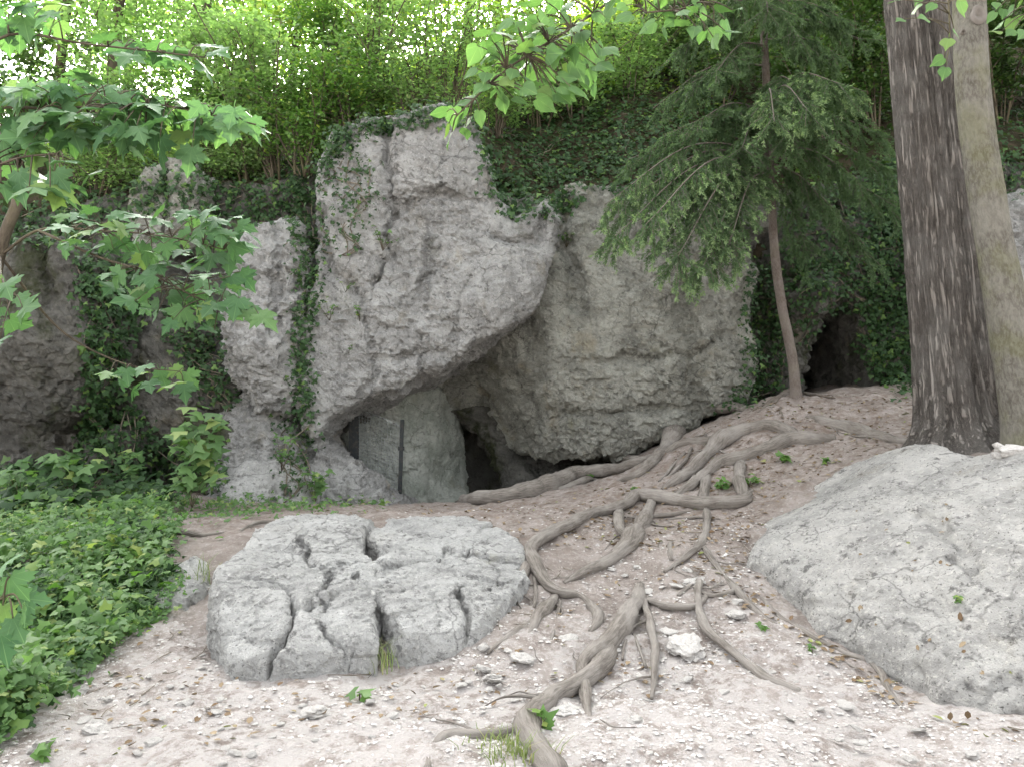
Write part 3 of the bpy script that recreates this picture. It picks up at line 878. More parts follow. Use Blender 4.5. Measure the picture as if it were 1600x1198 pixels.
# ------------------------------------------------------------------ ivy on the rock
IVY = [
 ('ivy strand hanging down the gully between buttress and overhanging slab', [(452,250),(500,240),(492,330),(502,440),(482,560),(492,640),(458,665),(455,560),(465,430),(448,330)], 1300, .06),
 ('dense dark ivy covering the slope above the bulging block', [(742,190),(850,165),(1000,150),(1150,160),(1170,300),(1060,300),(985,310),(930,290),(880,330),(800,345),(765,300)], 5200, .075),
 ('bluish dark ivy beside the brown rock pillar', [(118,400),(185,390),(235,470),(190,560),(165,690),(125,690),(135,560)], 1500, .075),
 ('ivy on the rock edge just left of the spruce trunk', [(1160,420),(1232,390),(1235,600),(1160,645),(1120,640),(1165,590)], 1300, .06),
 ('ivy curtain beside the dark hollow and furrowed trunk', [(1365,260),(1445,250),(1450,630),(1400,620),(1362,580),(1355,470)], 3200, .07),
 ('ivy over the rock above the dark hollow', [(1220,300),(1400,250),(1400,430),(1310,440),(1290,460),(1240,440)], 1700, .07),
 ('ivy and ferny growth along the top of the overhanging slab', [(495,200),(600,170),(740,158),(750,200),(690,190),(610,205),(560,215),(500,270)], 1300, .06),
 ('ivy and litter over the broken crest at upper left', [(90,270),(300,262),(470,250),(480,330),(380,350),(310,340),(200,330),(90,370)], 1700, .075),
 ('ivy veil on the upper left face of the overhanging slab', [(500,210),(575,235),(590,300),(560,390),(510,390),(480,310)], 420, .055),
 ('ivy behind the pale trunk at the right edge', [(1540,120),(1640,120),(1640,300),(1560,310)], 700, .075),
 ('ivy hanging round the rim of the dark hollow', [(1240,400),(1330,415),(1400,480),(1395,610),(1350,560),(1340,480),(1290,485),(1252,540)], 900, .065),
 ('ivy creeping over the squat rock beside the buttress', [(255,490),(345,510),(362,640),(312,610),(270,560)], 620, .065),
 ('ivy tangle at the foot of the rocks above the bank', [(125,640),(200,615),(265,690),(350,715),(350,765),(125,760)], 1100, .07),
 ('ivy on the dark top of the left pillar and wall', [(-40,330),(130,320),(140,400),(90,380),(20,385),(-40,420)], 900, .07),
 ('short ivy trail at the foot of the gully above the ramp', [(440,650),(490,660),(480,760),(455,780),(430,720)], 260, .05),
]
for label, poly, n, sz in IVY:
    C, N = cast_region(poly, n)
    if len(C) < 10: continue
    e = root_empty('ivy', C[int(np.argmin(C[:, 2]))])
    tag(e, label, 'ivy', 'ivy on the cliff')
    off = RNG.random(len(C)) ** 2 * .2
    CC = C + N * (off + .012)[:, None]
    NN = N * .8 + np.array((0, -.35, .55)) + RNG.normal(size=N.shape) * .55
    D = np.array((0, -.2, -1.0)) + RNG.normal(size=N.shape) * .6
    fo = part('foliage', leaf_cloud('ivy_foliage', CC, NN, sz * RNG.uniform(.45, 1.45, len(C)), D, lobes=True), M['ivy'], e)
    fo['kind'] = 'stuff'
    st = []
    order = np.argsort(-C[:, 2])
    for k in range(6):
        q = C[random.choice(list(order[:max(3, len(order) // 4)]))] + 0; path = [q]
        for _ in range(7):
            m = (np.linalg.norm(C - q, axis=1) < .55) & (C[:, 2] < q[2] - .1)
            if not m.any(): break
            q = C[random.choice(list(np.where(m)[0]))]; path.append(q + np.array((0, -.02, 0)))
        if len(path) > 2: st.append(tube(spline(path, 20), .009, 5))
    if st: part('vine', quads_mesh('vine', st), M['vine'], e)

# ------------------------------------------------------------------ ground cover at lower left and along the verge
def cover(name, label, poly, n, sz, hi, seed, mat='cover'):
    pts = hit_many(GZ, np.array(seats(poly, n)) + np.abs(RNG.normal(size=(n, 1))) * RNG.normal(size=(n, 2)) * 7)
    lift = RNG.random(len(pts)) ** .8 * hi * np.clip(.55 + .75 * vnoise(pts * 2.0, seed), .08, 2)
    C = pts + np.stack((RNG.normal(size=len(pts)) * .03, RNG.normal(size=len(pts)) * .03, lift + .01), 1)
    N = np.array((0, -.35, .9)) + RNG.normal(size=C.shape) * .45
    D = np.array((0, -.7, -.3)) + RNG.normal(size=C.shape) * .9
    s = sz * (.45 + 1.1 * RNG.random(len(C)) ** 2) * (1 + .35 * vnoise(pts * 2.2, seed + 5))
    o = link(name, leaf_cloud(name, C, N, s, D, lobes=True), M[mat])
    return tag(o, label, 'ground cover', None, 'stuff')
cover('ground_cover', 'bright green leafy ground cover spreading over the lower left bank',
      [(-60,800),(60,770),(150,765),(250,790),(285,830),(262,880),(285,950),(225,990),(140,1045),(90,1090),(0,1160),(-80,1200)], 14000, .062, .3, 3)
cover('ground_cover', 'darker ivy leaves mixed through the low bank plants', [(-60,790),(60,770),(250,790),(275,850),(262,930),(140,1040),(0,1150),(-80,1190)], 4500, .075, .2, 8, 'ivy')
cover('verge_plants', 'low green weeds along the verge below the ramp rock', [(150,775),(340,785),(470,785),(600,783),(612,793),(480,800),(360,806),(290,812),(240,800)], 1500, .055, .15, 4)

def sprigs(label, poly, n, sz, hi, mat):
    pts = hit_many(GZ, seats(poly, n))
    C = np.repeat(pts, 4, 0); C = C + RNG.normal(size=C.shape) * np.array((.05, .05, .02)) + np.array((0, 0, 1)) * RNG.uniform(.3, 1, (len(C), 1)) * hi
    N = np.array((0, -.4, .85)) + RNG.normal(size=C.shape) * .35
    tag(link('ground_cover', leaf_cloud('ground_cover', C, N, sz * RNG.uniform(.6, 1.3, len(C)), None, .8, True), M[mat]), label, 'ground cover', None, 'stuff')
sprigs('paler broad leaves rising here and there above the ground cover', [(-40,810),(60,780),(240,800),(260,880),(250,940),(120,1040),(0,1120)], 150, .10, .26, 'weed')
sprigs('dark broad leaves under the pillar at the back of the bank', [(-40,760),(60,745),(240,765),(270,800),(120,810),(-40,830)], 140, .14, .3, 'ivy')

def grass(label, px, py, n, h, spread):
    c = hit_surface(GZ, px, py, 0)
    V, F = [], []
    for i in range(n):
        b = c + np.array((random.gauss(0, spread), random.gauss(0, spread * .7), -.01))
        b[2] = float(GZ(b[0], b[1])) - .01
        a = random.uniform(0, 6.28); hh = h * random.uniform(.5, 1.2); ln = hh * random.uniform(.2, .9)
        s = np.array((math.sin(a), -math.cos(a), 0)) * .004
        d = np.array((math.cos(a), math.sin(a), 0))
        o = len(V)
        for t, w in ((0, 1), (.5, .8), (1, .15)):
            q = b + d * ln * t * t + np.array((0, 0, hh * (t - .25 * t * t)))
            V += [q - s * w, q + s * w]
        F += [(o, o + 1, o + 3, o + 2), (o + 2, o + 3, o + 5, o + 4)]
    e = link('grass_tuft', mesh_np('grass_tuft', np.array(V), np.array(F), np.repeat(RNG.random(n), 6)), M['grass'])
    tag(e, label, 'grass', None, 'stuff')
grass('thin grass tuft at the foot of the cleft between the boulders', 588, 1040, 60, .20, .07)
grass('grass tuft in the bottom of the picture beside the thick front root', 805, 1190, 90, .17, .07)
grass('wispy grass on the soil left of the front root', 770, 1165, 45, .12, .08)
grass('grass sprouting beside the ground cover on the bank', 330, 905, 40, .22, .15)

# ------------------------------------------------------------------ small plants
def plant(label, px, py, n, sz, h, base=None, kind='weed', cat='plant', lobes=True, spread=.5):
    if base is None: base = hit_surface(GZ, px, py, 0)
    base = np.array(base, float)
    e = root_empty('small_plant', base)
    tag(e, label, cat)
    st, C, D = [], [], []
    ns = max(2, n // 4)
    for k in range(ns):
        a = random.uniform(0, 6.28); r = h * spread * random.uniform(.2, 1)
        tip = base + np.array((math.cos(a) * r, math.sin(a) * r - .02, h * random.uniform(.45, 1)))
        sp = spline([base - np.array((0, 0, .02)), base + (tip - base) * .5 + np.array((0, 0, h * .12)), tip], 8)
        st.append(tube(sp, np.linspace(.004, .0015, 8), 4))
        for q in range(max(2, n // ns)):
            p = sp[random.randint(3, 7)]
            C.append(p + RNG.normal(size=3) * sz * .15); D.append(np.array((math.cos(a), math.sin(a), -.2)) + RNG.normal(size=3) * .8)
    C = np.array(C); D = np.array(D)
    N = np.array((0, -.4, .85)) + RNG.normal(size=C.shape) * .3
    part('stem', quads_mesh('stem', st), M['stem'], e)
    o = part('foliage', leaf_cloud('foliage', C, N, sz * RNG.uniform(.7, 1.25, len(C)), D, lobes=lobes), M[kind], e)
    o['kind'] = 'stuff'
    return e
plant('narrow-leaved green plant under the arching root', 1128, 768, 40, .07, .16, lobes=False)
plant('narrow-leaved green plant just right of the short upright root', 1172, 762, 34, .07, .15, lobes=False)
plant('broad-leaved rosette on the soil below the thick double root', 1222, 722, 16, .10, .10)
plant('tiny green sprig near top of the large smooth hump', 1290, 725, 14, .06, .10)
plant('small green seedling beside the long root at cave front', 925, 748, 14, .075, .08)
plant('mossy green weed patch on the terrace below the seedling', 990, 765, 30, .04, .05)
plant('pair of green leaves lying on the lower slope', 562, 1088, 5, .09, .04)
plant('two-leaved sprout on the thick front root', 845, 1138, 6, .09, .08)
plant('grey green seedling in the bottom left corner', 62, 1185, 8, .07, .07)
plant('pale sprig among leaf litter by the long right root', 1270, 1025, 10, .045, .07)
plant('small green sprig on the slope below the round stones', 1190, 985, 12, .035, .05)
for label, x, y, n, s_, h in [
    ('bright fern tuft on the slab face right of the ivy gully', 515, 500, 40, .055, .28),
    ('yellow green weed tuft near the middle crack of the slab', 562, 500, 26, .05, .22),
    ('green tuft in the long crack high on the slab', 598, 390, 46, .055, .3),
    ('small dark tuft low on the slab face', 545, 550, 20, .045, .14),
    ('small tuft on slab edge above the mid crack', 540, 455, 22, .045, .16),
    ('leafy tuft in the notch between slab and bulging block', 885, 385, 44, .06, .25),
    ('bright green tuft below the ivy at the slab shoulder', 790, 300, 36, .07, .25),
    ('tiny green sprig in a pit on the smooth hump', 1492, 940, 8, .045, .05)]:
    l, m, nm = cast(x, y)
    if l is not None: plant(label, x, y, n, s_, h, l, spread=.9)
for label, x, y, d, n, s_, h in [
    ('leafy maple seedling in front of the pale buttress', 320, 770, 9.6, 84, .19, 1.05),
    ('lower maple seedling at the foot of the moss-topped rock', 300, 790, 9.2, 40, .17, .55),
    ('seedling with yellowing leaves before the dark pillar base', 110, 775, 9.4, 52, .17, .7),
    ('low broad-leaved seedling at the left edge under the pillar', 30, 790, 9.0, 36, .16, .5),
    ('upright weed growing against the ramp rock', 492, 785, 10.6, 44, .11, .55),
    ('leafy weed climbing the ramp rock near the gully foot', 440, 735, 10.7, 26, .10, .5),
    ('sparse seedling between the fallen block and squat rock', 215, 755, 10.2, 22, .15, .45)]:
    plant(label, x, y, n, s_, h, P(x, y, d), 'cover', 'seedling', spread=.55)

# ------------------------------------------------------------------ trees
def trunk_disp(amp, fr, zs, seed):
    def f(p, th, rad):
        c = np.stack((np.cos(th)[None] * fr + 0 * p[:, :1], np.sin(th)[None] * fr + 0 * p[:, :1], p[:, 2:3] * zs + 0 * th[None]), -1)
        ridge = 1 - np.abs(vnoise(c, seed)) * 2
        return amp * ridge + amp * .8 * vnoise(c * .35, seed + 2)
    return f

def clumps(center, rad, n, per, cl, zmin=-1e9):
    """points gathered in clumps through an ellipsoidal crown"""
    c = RNG.normal(size=(n, 3)); c = norm(c) * (RNG.random((n, 1)) ** .45) * np.array(rad) + np.array(center)
    p = np.repeat(c, per, 0) + RNG.normal(size=(n * per, 3)) * cl * np.array((1, 1, .55))
    return p[p[:, 2] > zmin], c

def tree(name, label, path, radii, crown, mat_bark, mat_leaf, leaf=.1, segs=24, disp=None, rings=60, limbs=True, cat='tree', group=None, limb_from=.45):
    base = np.array(path[0])
    e = root_empty(name, base)
    tag(e, label, cat, group)
    sp = spline([list(p) + [r] for p, r in zip(path, radii)], rings)
    part('trunk', quads_mesh('trunk', [tube(sp[:, :3], sp[:, 3], segs, disp)]), mat_bark, e)
    if crown:
        center, rad, n, per, cl = crown
        pts, cc = clumps(center, rad, n, per, cl)
        if limbs:
            L = []
            for k in range(min(16, n)):
                j = int(rings * random.uniform(limb_from, .97)); a = sp[j, :3]; b = cc[k]
                L.append(tube(spline([a, (a + b) / 2 + np.array((0, 0, .2)), b], 10), np.linspace(max(.015, sp[j, 3] * .35), .008, 10), 6))
            part('limb', quads_mesh('limb', L), mat_bark, e)
        N = np.array((0, 0, .8)) + RNG.normal(size=pts.shape) * .5
        c = part('crown', leaf_cloud('crown', pts, N, leaf * RNG.uniform(.6, 1.3, len(pts)), aspect=.75), mat_leaf, e)
        c['kind'] = 'stuff'
    return e

DARK = tree('furrowed_tree', 'big dark tree with deeply furrowed bark and exposed roots',
    [P(1508,712,8.3), P(1502,670,8.3), P(1492,600,8.3), P(1472,400,8.35), P(1452,200,8.4), P(1432,0,8.5), P(1405,-300,8.7), P(1380,-700,9)],
    [.66, .47, .385, .345, .32, .305, .275, .15], ((3.6, 10.5, 13.5), (3.8, 3.2, 3.0), 70, 90, .5), M['bark_dark'], M['linden'], .12, 220, trunk_disp(.075, 11, 1.0, 5), 300, limb_from=.86)
PALE = tree('pale_tree', 'slender pale smooth-barked tree leaning before the dark trunk',
    [P(1612,730,7.5), P(1606,680,7.5), P(1592,600,7.5), P(1565,440,7.5), P(1538,280,7.5), P(1520,140,7.5), P(1514,0,7.55), P(1500,-300,7.7), P(1480,-700,8)],
    [.29, .225, .19, .17, .157, .15, .145, .13, .08], ((5.2, 8.5, 12.5), (2.6, 2.4, 2.4), 36, 90, .45), M['bark_pale'], M['shrub'], .1, 64, trunk_disp(.035, 2.6, 1.4, 9), 160, limb_from=.86)
# a dark knot scar and a small hole in the pale bark
def knot(px, py, d, rx, rz, seed):
    c = P(px, py, d)
    th = np.linspace(0, 2 * math.pi, 18, endpoint=False)
    V, F = [], []
    for k, (r, dep) in enumerate(((1.35, .02), (1.0, -.015), (.6, .012), (.15, .03))):
        V += [c + np.array((rx * r * math.cos(t) * (1 + .15 * math.sin(3 * t + seed)), dep, rz * r * math.sin(t))) for t in th]
    for k in range(3):
        for j in range(18):
            a, b = k * 18 + j, k * 18 + (j + 1) % 18
            F.append((a, b, b + 18, a + 18))
    return mesh_np('knot', np.array(V), np.array(F))
for kx, ky, a, b in ((1530, 22, .055, .075), (1505, 50, .018, .018)):
    part('knot', knot(kx, ky, 7.36, a, b, kx), M['bark_dark'], PALE)

# ---- roots of the furrowed tree: photo position and width in pixels, height of the axis above soil in radii
ROOTS = [
 ([(1300,688,26),(1270,686,30),(1237,686,30),(1204,699,30),(1163,713,28),(1123,727,26),(1099,744,24),(1069,766,20),(1045,785,10)], .7),
 ([(1250,684,26),(1231,671,28),(1190,667,32),(1150,677,34),(1116,697,32),(1089,727,26),(1059,750,20),(1035,765,10)], .8),
 ([(1165,640,16),(1150,636,18),(1129,636,22),(1109,649,26),(1075,665,28),(1055,680,28),(1040,700,26),(1022,720,24),(991,743,18),(965,752,10)], .8),
 ([(1110,690,20),(1069,694,20),(1042,707,18),(1010,730,10)], .5),
 ([(1030,714,16),(994,722,18),(967,731,20),(940,735,24),(903,742,26),(859,756,30),(822,766,28),(775,775,24),(745,779,20),(712,787,10)], .95),
 ([(935,742,12),(913,752,14),(876,764,16),(839,769,16),(812,784,10)], .7),
 ([(1000,716,10),(975,716,14),(960,722,12)], .9),
 ([(1172,770,18),(1158,782,26),(1112,786,26),(1065,783,26),(1025,776,26),(998,773,26),(971,789,24),(930,800,22),(890,819,24),(849,838,26),(829,858,28),(838,885,26),(854,913,22),(873,925,20),(907,931,16),(927,948,18),(935,970,20),(922,990,12)], 1.0),
 ([(1158,722,20),(1155,745,24),(1158,765,26),(1162,785,22)], .9),
 ([(1106,738,18),(1102,760,20),(1100,785,18)], .7),
 ([(1090,748,18),(1072,765,18),(1050,782,12)], .5),
 ([(1022,778,18),(1008,808,30),(991,836,36),(967,862,36),(937,882,28),(910,896,20),(880,912,10)], .6),
 ([(968,795,16),(967,815,18),(972,830,16),(985,842,14)], 1.2),
 ([(826,868,22),(820,890,20),(810,914,18),(792,941,16),(761,967,16),(735,987,10)], .7),
 ([(834,895,9),(837,925,8),(834,950,5)], 1.2),
 ([(872,922,16),(862,940,22),(849,955,26),(836,975,22),(822,995,12)], .7),
 ([(850,955,14),(819,978,16),(788,998,12),(762,1020,6)], .4),
 ([(876,938,6),(868,975,6),(858,1015,4)], .6),
 ([(1000,918,22),(994,940,32),(974,973,38),(950,1002,42),(928,1020,40),(910,1036,28),(913,1062,24),(917,1098,20),(923,1132,10)], .8),
 ([(955,1000,34),(942,1035,36),(918,1057,34),(890,1074,34),(856,1092,40),(832,1112,48),(822,1135,52),(838,1165,56),(862,1200,60),(880,1240,50)], .3),
 ([(815,1135,24),(775,1146,18),(734,1148,18),(697,1150,20),(676,1168,18),(668,1200,18),(660,1240,14)], 1.1),
 ([(690,1160,8),(712,1175,8),(722,1200,6)], .4),
 ([(1003,930,14),(1016,972,16),(1023,1008,16),(1022,1044,14),(1019,1090,7)], .9),
 ([(990,990,7),(1000,1015,6),(1010,1042,5)], 1.0),
 ([(983,990,6),(975,1010,6),(973,1030,5)], 1.0),
 ([(1005,935,14),(1046,946,14),(1085,946,12),(1105,930,10)], .6),
 ([(1060,930,8),(1090,908,14),(1090,935,16),(1092,955,16),(1106,983,18),(1143,1016,18),(1176,1042,20),(1205,1062,22),(1250,1082,16)], .5),
 ([(1104,790,16),(1104,822,18),(1095,848,18),(1069,870,14),(1038,893,8)], .7),
 ([(1095,850,10),(1110,870,12),(1128,895,12),(1146,917,14),(1165,939,14),(1197,968,12),(1222,982,7)], .7),
 ([(1128,895,8),(1126,912,6)], .8),
 ([(1160,920,8),(1140,925,10),(1110,930,9),(1085,918,8)], .6),
 ([(1190,935,8),(1227,971,14),(1256,987,16),(1292,1008,16),(1329,1023,16),(1358,1031,16),(1377,1049,14),(1388,1078,14),(1416,1112,8)], .8),
 ([(1235,985,8),(1245,1005,8),(1262,1015,5)], .5),
 ([(1052,838,9),(1046,858,11),(1049,875,7)], .7),
 ([(1260,655,14),(1290,661,26),(1322,667,28),(1366,680,26),(1405,690,16),(1460,694,20)], .25),
 ([(1018,806,7),(1050,803,8),(1086,798,7)], .8),
 ([(1080,700,8),(1070,720,8),(1045,745,6)], .9),
 ([(1070,708,7),(1050,730,7),(1030,752,5)], .9),
 ([(250,828,7),(285,832,10),(320,836,8),(350,832,5)], .6),
 ([(350,848,5),(375,830,7),(405,816,8),(440,815,5)], .6),
]
def root_disp(seed):
    def f(p, th, rad):
        c = np.stack((np.cos(th)[None] * 1.6 + p[:, :1] * 6, np.sin(th)[None] * 1.6 + p[:, 1:2] * 6, p[:, 2:3] * 6 + 0 * th[None]), -1)
        g = np.stack((np.cos(th)[None] * 3.2 + p[:, :1] * 1.5, np.sin(th)[None] * 3.2 + p[:, 1:2] * 1.5, p[:, 2:3] * 1.5 + 0 * th[None]), -1)
        return .07 * vnoise(c * .6, seed) + .17 * vnoise(g, seed + 3) + .07 * vnoise(c * 3.1, seed + 5)
    return f
def make_root(px, lift, owner, mat, seed):
    pts = []
    for k, (x, y, w) in enumerate(px):
        h0 = hit_surface(GZ, x, y, 0)
        r = w * .78 / 2 / FPX * h0[1]
        lf = lift * r * (.5 if lift < .9 else .85)
        if k == 0 or k == len(px) - 1: lf = -r * .5
        q = hit_surface(GZ, x, y, lf)
        pts.append(list(q) + [r])
    n = max(14, int(sum(np.linalg.norm(np.array(pts[i + 1][:3]) - np.array(pts[i][:3])) for i in range(len(pts) - 1)) / .035))
    sp = spline(pts, n)
    sp[:, 3] = np.maximum(sp[:, 3], .004) * (1 + .22 * vnoise(sp[:, :3] * 3.5, seed + 60) + .12 * vnoise(sp[:, :3] * 9, seed + 61))
    wob = np.stack([vnoise(sp[:, :3] * 5, seed + k) for k in range(3)], 1) * sp[:, 3:4] * .22
    o = part('root', quads_mesh('root', [tube(sp[:, :3] + wob, sp[:, 3], 18, root_disp(seed))]), mat, owner)
    if n > 25:                                   # hair roots that leave it and run into the soil
        T = np.gradient(sp[:, :3], axis=0)
        for k in range(random.randint(1, 3)):
            j = random.randint(4, n - 4); r0 = sp[j, 3]
            a = math.atan2(T[j, 1], T[j, 0]) + random.choice((-1, 1)) * random.uniform(.5, 1.1)
            q = sp[j, :3] - np.array((0, 0, r0 * .4)); path = [list(q) + [min(.016, r0 * .35)]]
            L = random.uniform(.06, .13); m = random.randint(4, 7)
            for i in range(m):
                a += random.gauss(0, .4); q = q + np.array((math.cos(a), math.sin(a), 0)) * L
                q[2] = float(GZ(q[0], q[1])) + .008 - (.03 if i == m - 1 else 0)
                path.append(list(q) + [max(.003, path[0][3] * (1 - (i + 1) / (m + .5)))])
            hp = spline(path, 24)
            subpart('rootlet', quads_mesh('rootlet', [tube(hp[:, :3], np.maximum(hp[:, 3], .002), 7, root_disp(seed + k))]), mat, o)
    return o
for i, (px, lf) in enumerate(ROOTS[:-2]): make_root(px, lf, DARK, M['root'], 200 + i)
for i, (px, lf) in enumerate(ROOTS[-2:]):
    o = root_empty('surface_root', hit_surface(GZ, px[1][0], px[1][1], 0))
    tag(o, ['thin dark root lying across soil at the ground cover edge', 'thin root curving towards the cracked boulder from the left'][i], 'root')
    make_root(px, lf, o, M['root'], 300 + i)

# ---- spruce
SPR = root_empty('spruce_tree', P(1243,632,11.0))
tag(SPR, 'young spruce with thin brown trunk and drooping needled branches', 'tree')
tp = spline([list(P(x, y, 11.0)) + [r] for x, y, r in ((1245,640,.12),(1243,612,.08),(1238,560,.07),(1222,480,.064),(1211,400,.06),(1205,300,.056),(1200,200,.058),(1196,100,.052),(1191,0,.046),(1184,-200,.035),(1178,-420,.012))], 120)
part('trunk', quads_mesh('trunk', [tube(tp[:, :3], tp[:, 3], 20, trunk_disp(.05, 2.5, 5, 3))]), M['bark_spruce'], SPR)
for i, px in enumerate([[(1243,606,12),(1226,618,13),(1204,632,13),(1187,646,12),(1166,664,7)], [(1230,616,10),(1208,626,11),(1188,637,10),(1160,660,6)], [(1224,620,8),(1220,640,8),(1225,668,5)],
           [(1250,612,7),(1280,618,5),(1305,622,3)], [(1250,600,6),(1268,589,7),(1290,584,8),(1306,590,5)], [(1200,634,8),(1185,652,8),(1178,664,5)]]):
    make_root(px, .8, SPR, M['bark_spruce'], 400 + i)
def needles(twigs, light):
    C, D, N, S, K = [], [], [], [], []
    for a, b, tip in twigs:
        L = np.linalg.norm(b - a); n = int(L / .0042)
        t = np.sort(RNG.random(n))[:, None]
        ax = (b - a) / L
        c = a + (b - a) * t - np.array((0, 0, .12)) * (t * t) * L
        side = RNG.normal(size=(n, 3)); side -= (side * ax).sum(1)[:, None] * ax
        d = norm(side) * .8 + ax * .75
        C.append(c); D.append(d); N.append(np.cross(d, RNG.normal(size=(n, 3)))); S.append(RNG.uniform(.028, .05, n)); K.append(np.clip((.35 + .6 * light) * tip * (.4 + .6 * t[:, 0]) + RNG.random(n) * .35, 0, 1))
    C, D, N, S, K = map(np.concatenate, (C, D, N, S, K))
    return leaf_cloud('needles', C, N, S, D, aspect=.26, rnd=K)
def spruce_branch(y0, ex, ey, dd, ntw, droop=.12, tw=.42):
    ntw = int(ntw * 1.3)
    j = int(np.argmin([abs(599 - (FPX * ((q[2] - CAM_Z) * CP - q[1] * SP) / (q[1] * CP + (q[2] - CAM_Z) * SP)) - y0) for q in tp]))
    a = tp[j, :3]; b = P(ex, ey, 11.0 + dd)
    mid = (a + b) / 2 + np.array((0, 0, droop * np.linalg.norm(b - a)))
    sp = spline([a, mid, b], 30)
    pcs = [tube(sp, np.linspace(.016, .004, 30), 6)]
    tws = []
    main = norm(b - a); side = norm(np.cross(main, (0, 0, 1)))
    for k in range(ntw):
        q = sp[random.randint(5, 29)]
        s = random.choice((-1, 1))
        L = tw * random.uniform(.5, 1.2)
        e = q + L * norm(side * s * random.uniform(.2, 1) + main * random.uniform(.2, .9) + np.array((0, 0, -random.uniform(.25, 1.3))))
        tws.append((q, e, .5)); pcs.append(tube(spline([q, e], 3), .0035, 4))
        for _ in range(3):
            t = random.uniform(.3, .95); q2 = q + (e - q) * t
            e2 = q2 + L * .45 * norm((e - q) / L + RNG.normal(size=3) * .5 + np.array((0, 0, -.4)))
            tws.append((q2, e2, 1.0))
    br = part('branch', quads_mesh('branch', pcs), M['bark_spruce'], SPR)
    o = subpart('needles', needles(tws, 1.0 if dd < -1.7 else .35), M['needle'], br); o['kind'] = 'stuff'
for y0, ex, ey, dd, nt in [(250,1000,300,-1.6,34),(240,965,340,-1.2,26),(255,1050,360,-1.7,34),(265,1110,400,-1.5,34),(225,980,250,-.6,26),(200,1040,210,-.8,28),(180,1090,190,-1.0,24),
     (150,1330,150,-1.0,30),(170,1300,180,-1.3,30),(140,1250,140,-1.2,20),(190,1380,210,-.4,26),(210,1390,270,.1,26),(230,1340,280,-.7,24),(245,1400,330,.2,22),(250,1300,330,-.4,22),(262,1360,400,.3,20),
     (100,1080,130,-.3,28),(90,1020,170,.2,28),(70,1120,110,-.9,24),(60,1300,80,-.5,28),(40,1340,60,.2,24),(30,1070,70,.1,26),(20,1250,60,-.9,24),(0,1100,30,-.4,26),(0,1320,30,-.2,26),(-30,1200,20,-1.2,24),(-40,1040,10,.3,24),(-60,1290,0,.3,24),(-80,1140,0,-1.0,24),
     (262,960,370,-2.2,40),(258,1010,350,-2.4,44),(262,1060,400,-2.3,44),(268,1100,415,-2.1,40),(268,1140,380,-1.9,34),(235,945,320,-1.8,34),(160,1260,170,-2.0,34),(165,1210,190,-2.1,30),(150,1310,130,-1.8,34),(180,1160,230,-1.3,20),(200,1240,220,-1.4,22),(255,1150,320,-1.0,24),(230,1120,280,-.9,24),(270,1260,390,.4,18)]:
    spruce_branch(y0, ex, ey, dd, nt)

# ---- linden boughs of the furrowed tree reaching over the path
spray(DARK, 'linden', [
  ([(1432,-160,7.6),(1250,-120,6.0),(1050,-60,5.3),(900,40,5.0),(790,110,4.9),(715,180,4.8)],
   seats([(745,60),(800,30),(900,40),(945,70),(940,130),(870,150),(800,160),(760,140),(740,100)], 85, 11) + seats([(690,170),(740,140),(760,160),(735,205),(705,215)], 9, 12) + seats([(800,0),(960,-10),(950,40),(820,45)], 16, 15), 4.95),
  ([(1432,-160,7.6),(1300,-120,6.4),(1180,-60,5.6),(1080,10,5.4),(1010,20,5.3)], seats([(960,-20),(1150,-30),(1145,40),(1120,65),(1080,40),(1000,45)], 34, 15), 5.35),
  ([(1440,-100,8.0),(1470,-60,6.6),(1480,-20,6.3),(1485,70,6.2)], [(1410,0),(1432,10),(1460,5),(1412,30),(1450,30),(1475,90),(1482,60),(1478,105),(1490,45),(1500,0),(1440,-10)], 6.2),
  ([(1440,-100,8.0),(1560,-60,6.8),(1600,0,6.5),(1640,40,6.4)], seats([(1545,-10),(1640,-10),(1640,70),(1560,50)], 20, 14), 6.5)],
  M['stem'], .125, .5, .6, .25, True, .45, .016)

# ------------------------------------------------------------------ maple saplings at the left
def sapling(label, base, boughs, size, **k):
    e = root_empty('maple_sapling', base)
    tag(e, label, 'sapling')
    spray(e, 'maple', boughs, M['stem'], size, **k)
    return e
mb = P(-120, 900, 4.6); mb[2] = float(GZ(mb[0], mb[1]))
e = sapling('maple sapling whose flat leafy tiers reach in from upper left', mb, [
  ([(-120,560,4.6),(-60,190,4.6),(100,170,4.5),(250,165,4.4),(330,180,4.4),(400,195,4.4)],
    seats([(0,130),(130,120),(260,150),(390,170),(405,200),(300,200),(150,195),(0,190)], 115, 10) + seats([(20,190),(230,190),(220,215),(60,225)], 30, 11) + [(250,215),(285,205),(300,230),(320,205)], 4.5),
  ([(-120,560,4.6),(-60,300,4.3),(20,250,4.2),(90,240,4.2)], seats([(0,215),(60,220),(130,260),(150,290),(60,300),(0,290)], 18, 18), 4.25),
  ([(-120,300,4.6),(0,60,4.9),(140,70,4.9),(320,90,5.0)], seats([(150,60),(340,70),(330,100),(200,95)], 16, 16) + seats([(-20,0),(110,0),(90,40),(0,50)], 14, 16), 5.0)],
  .17, up=.9, toward=.34, spread=.3, jitter=.25)
part('trunk', quads_mesh('trunk', [tube(spline([mb - np.array((0, 0, .1)), P(-130,700,4.6), P(-125,560,4.6), P(-120,300,4.6), P(-130,0,4.7)], 30), np.linspace(.05, .02, 30), 10)]), M['stem'], e)
mb2 = P(-40, 800, 6.4); mb2[2] = float(GZ(mb2[0], mb2[1]))
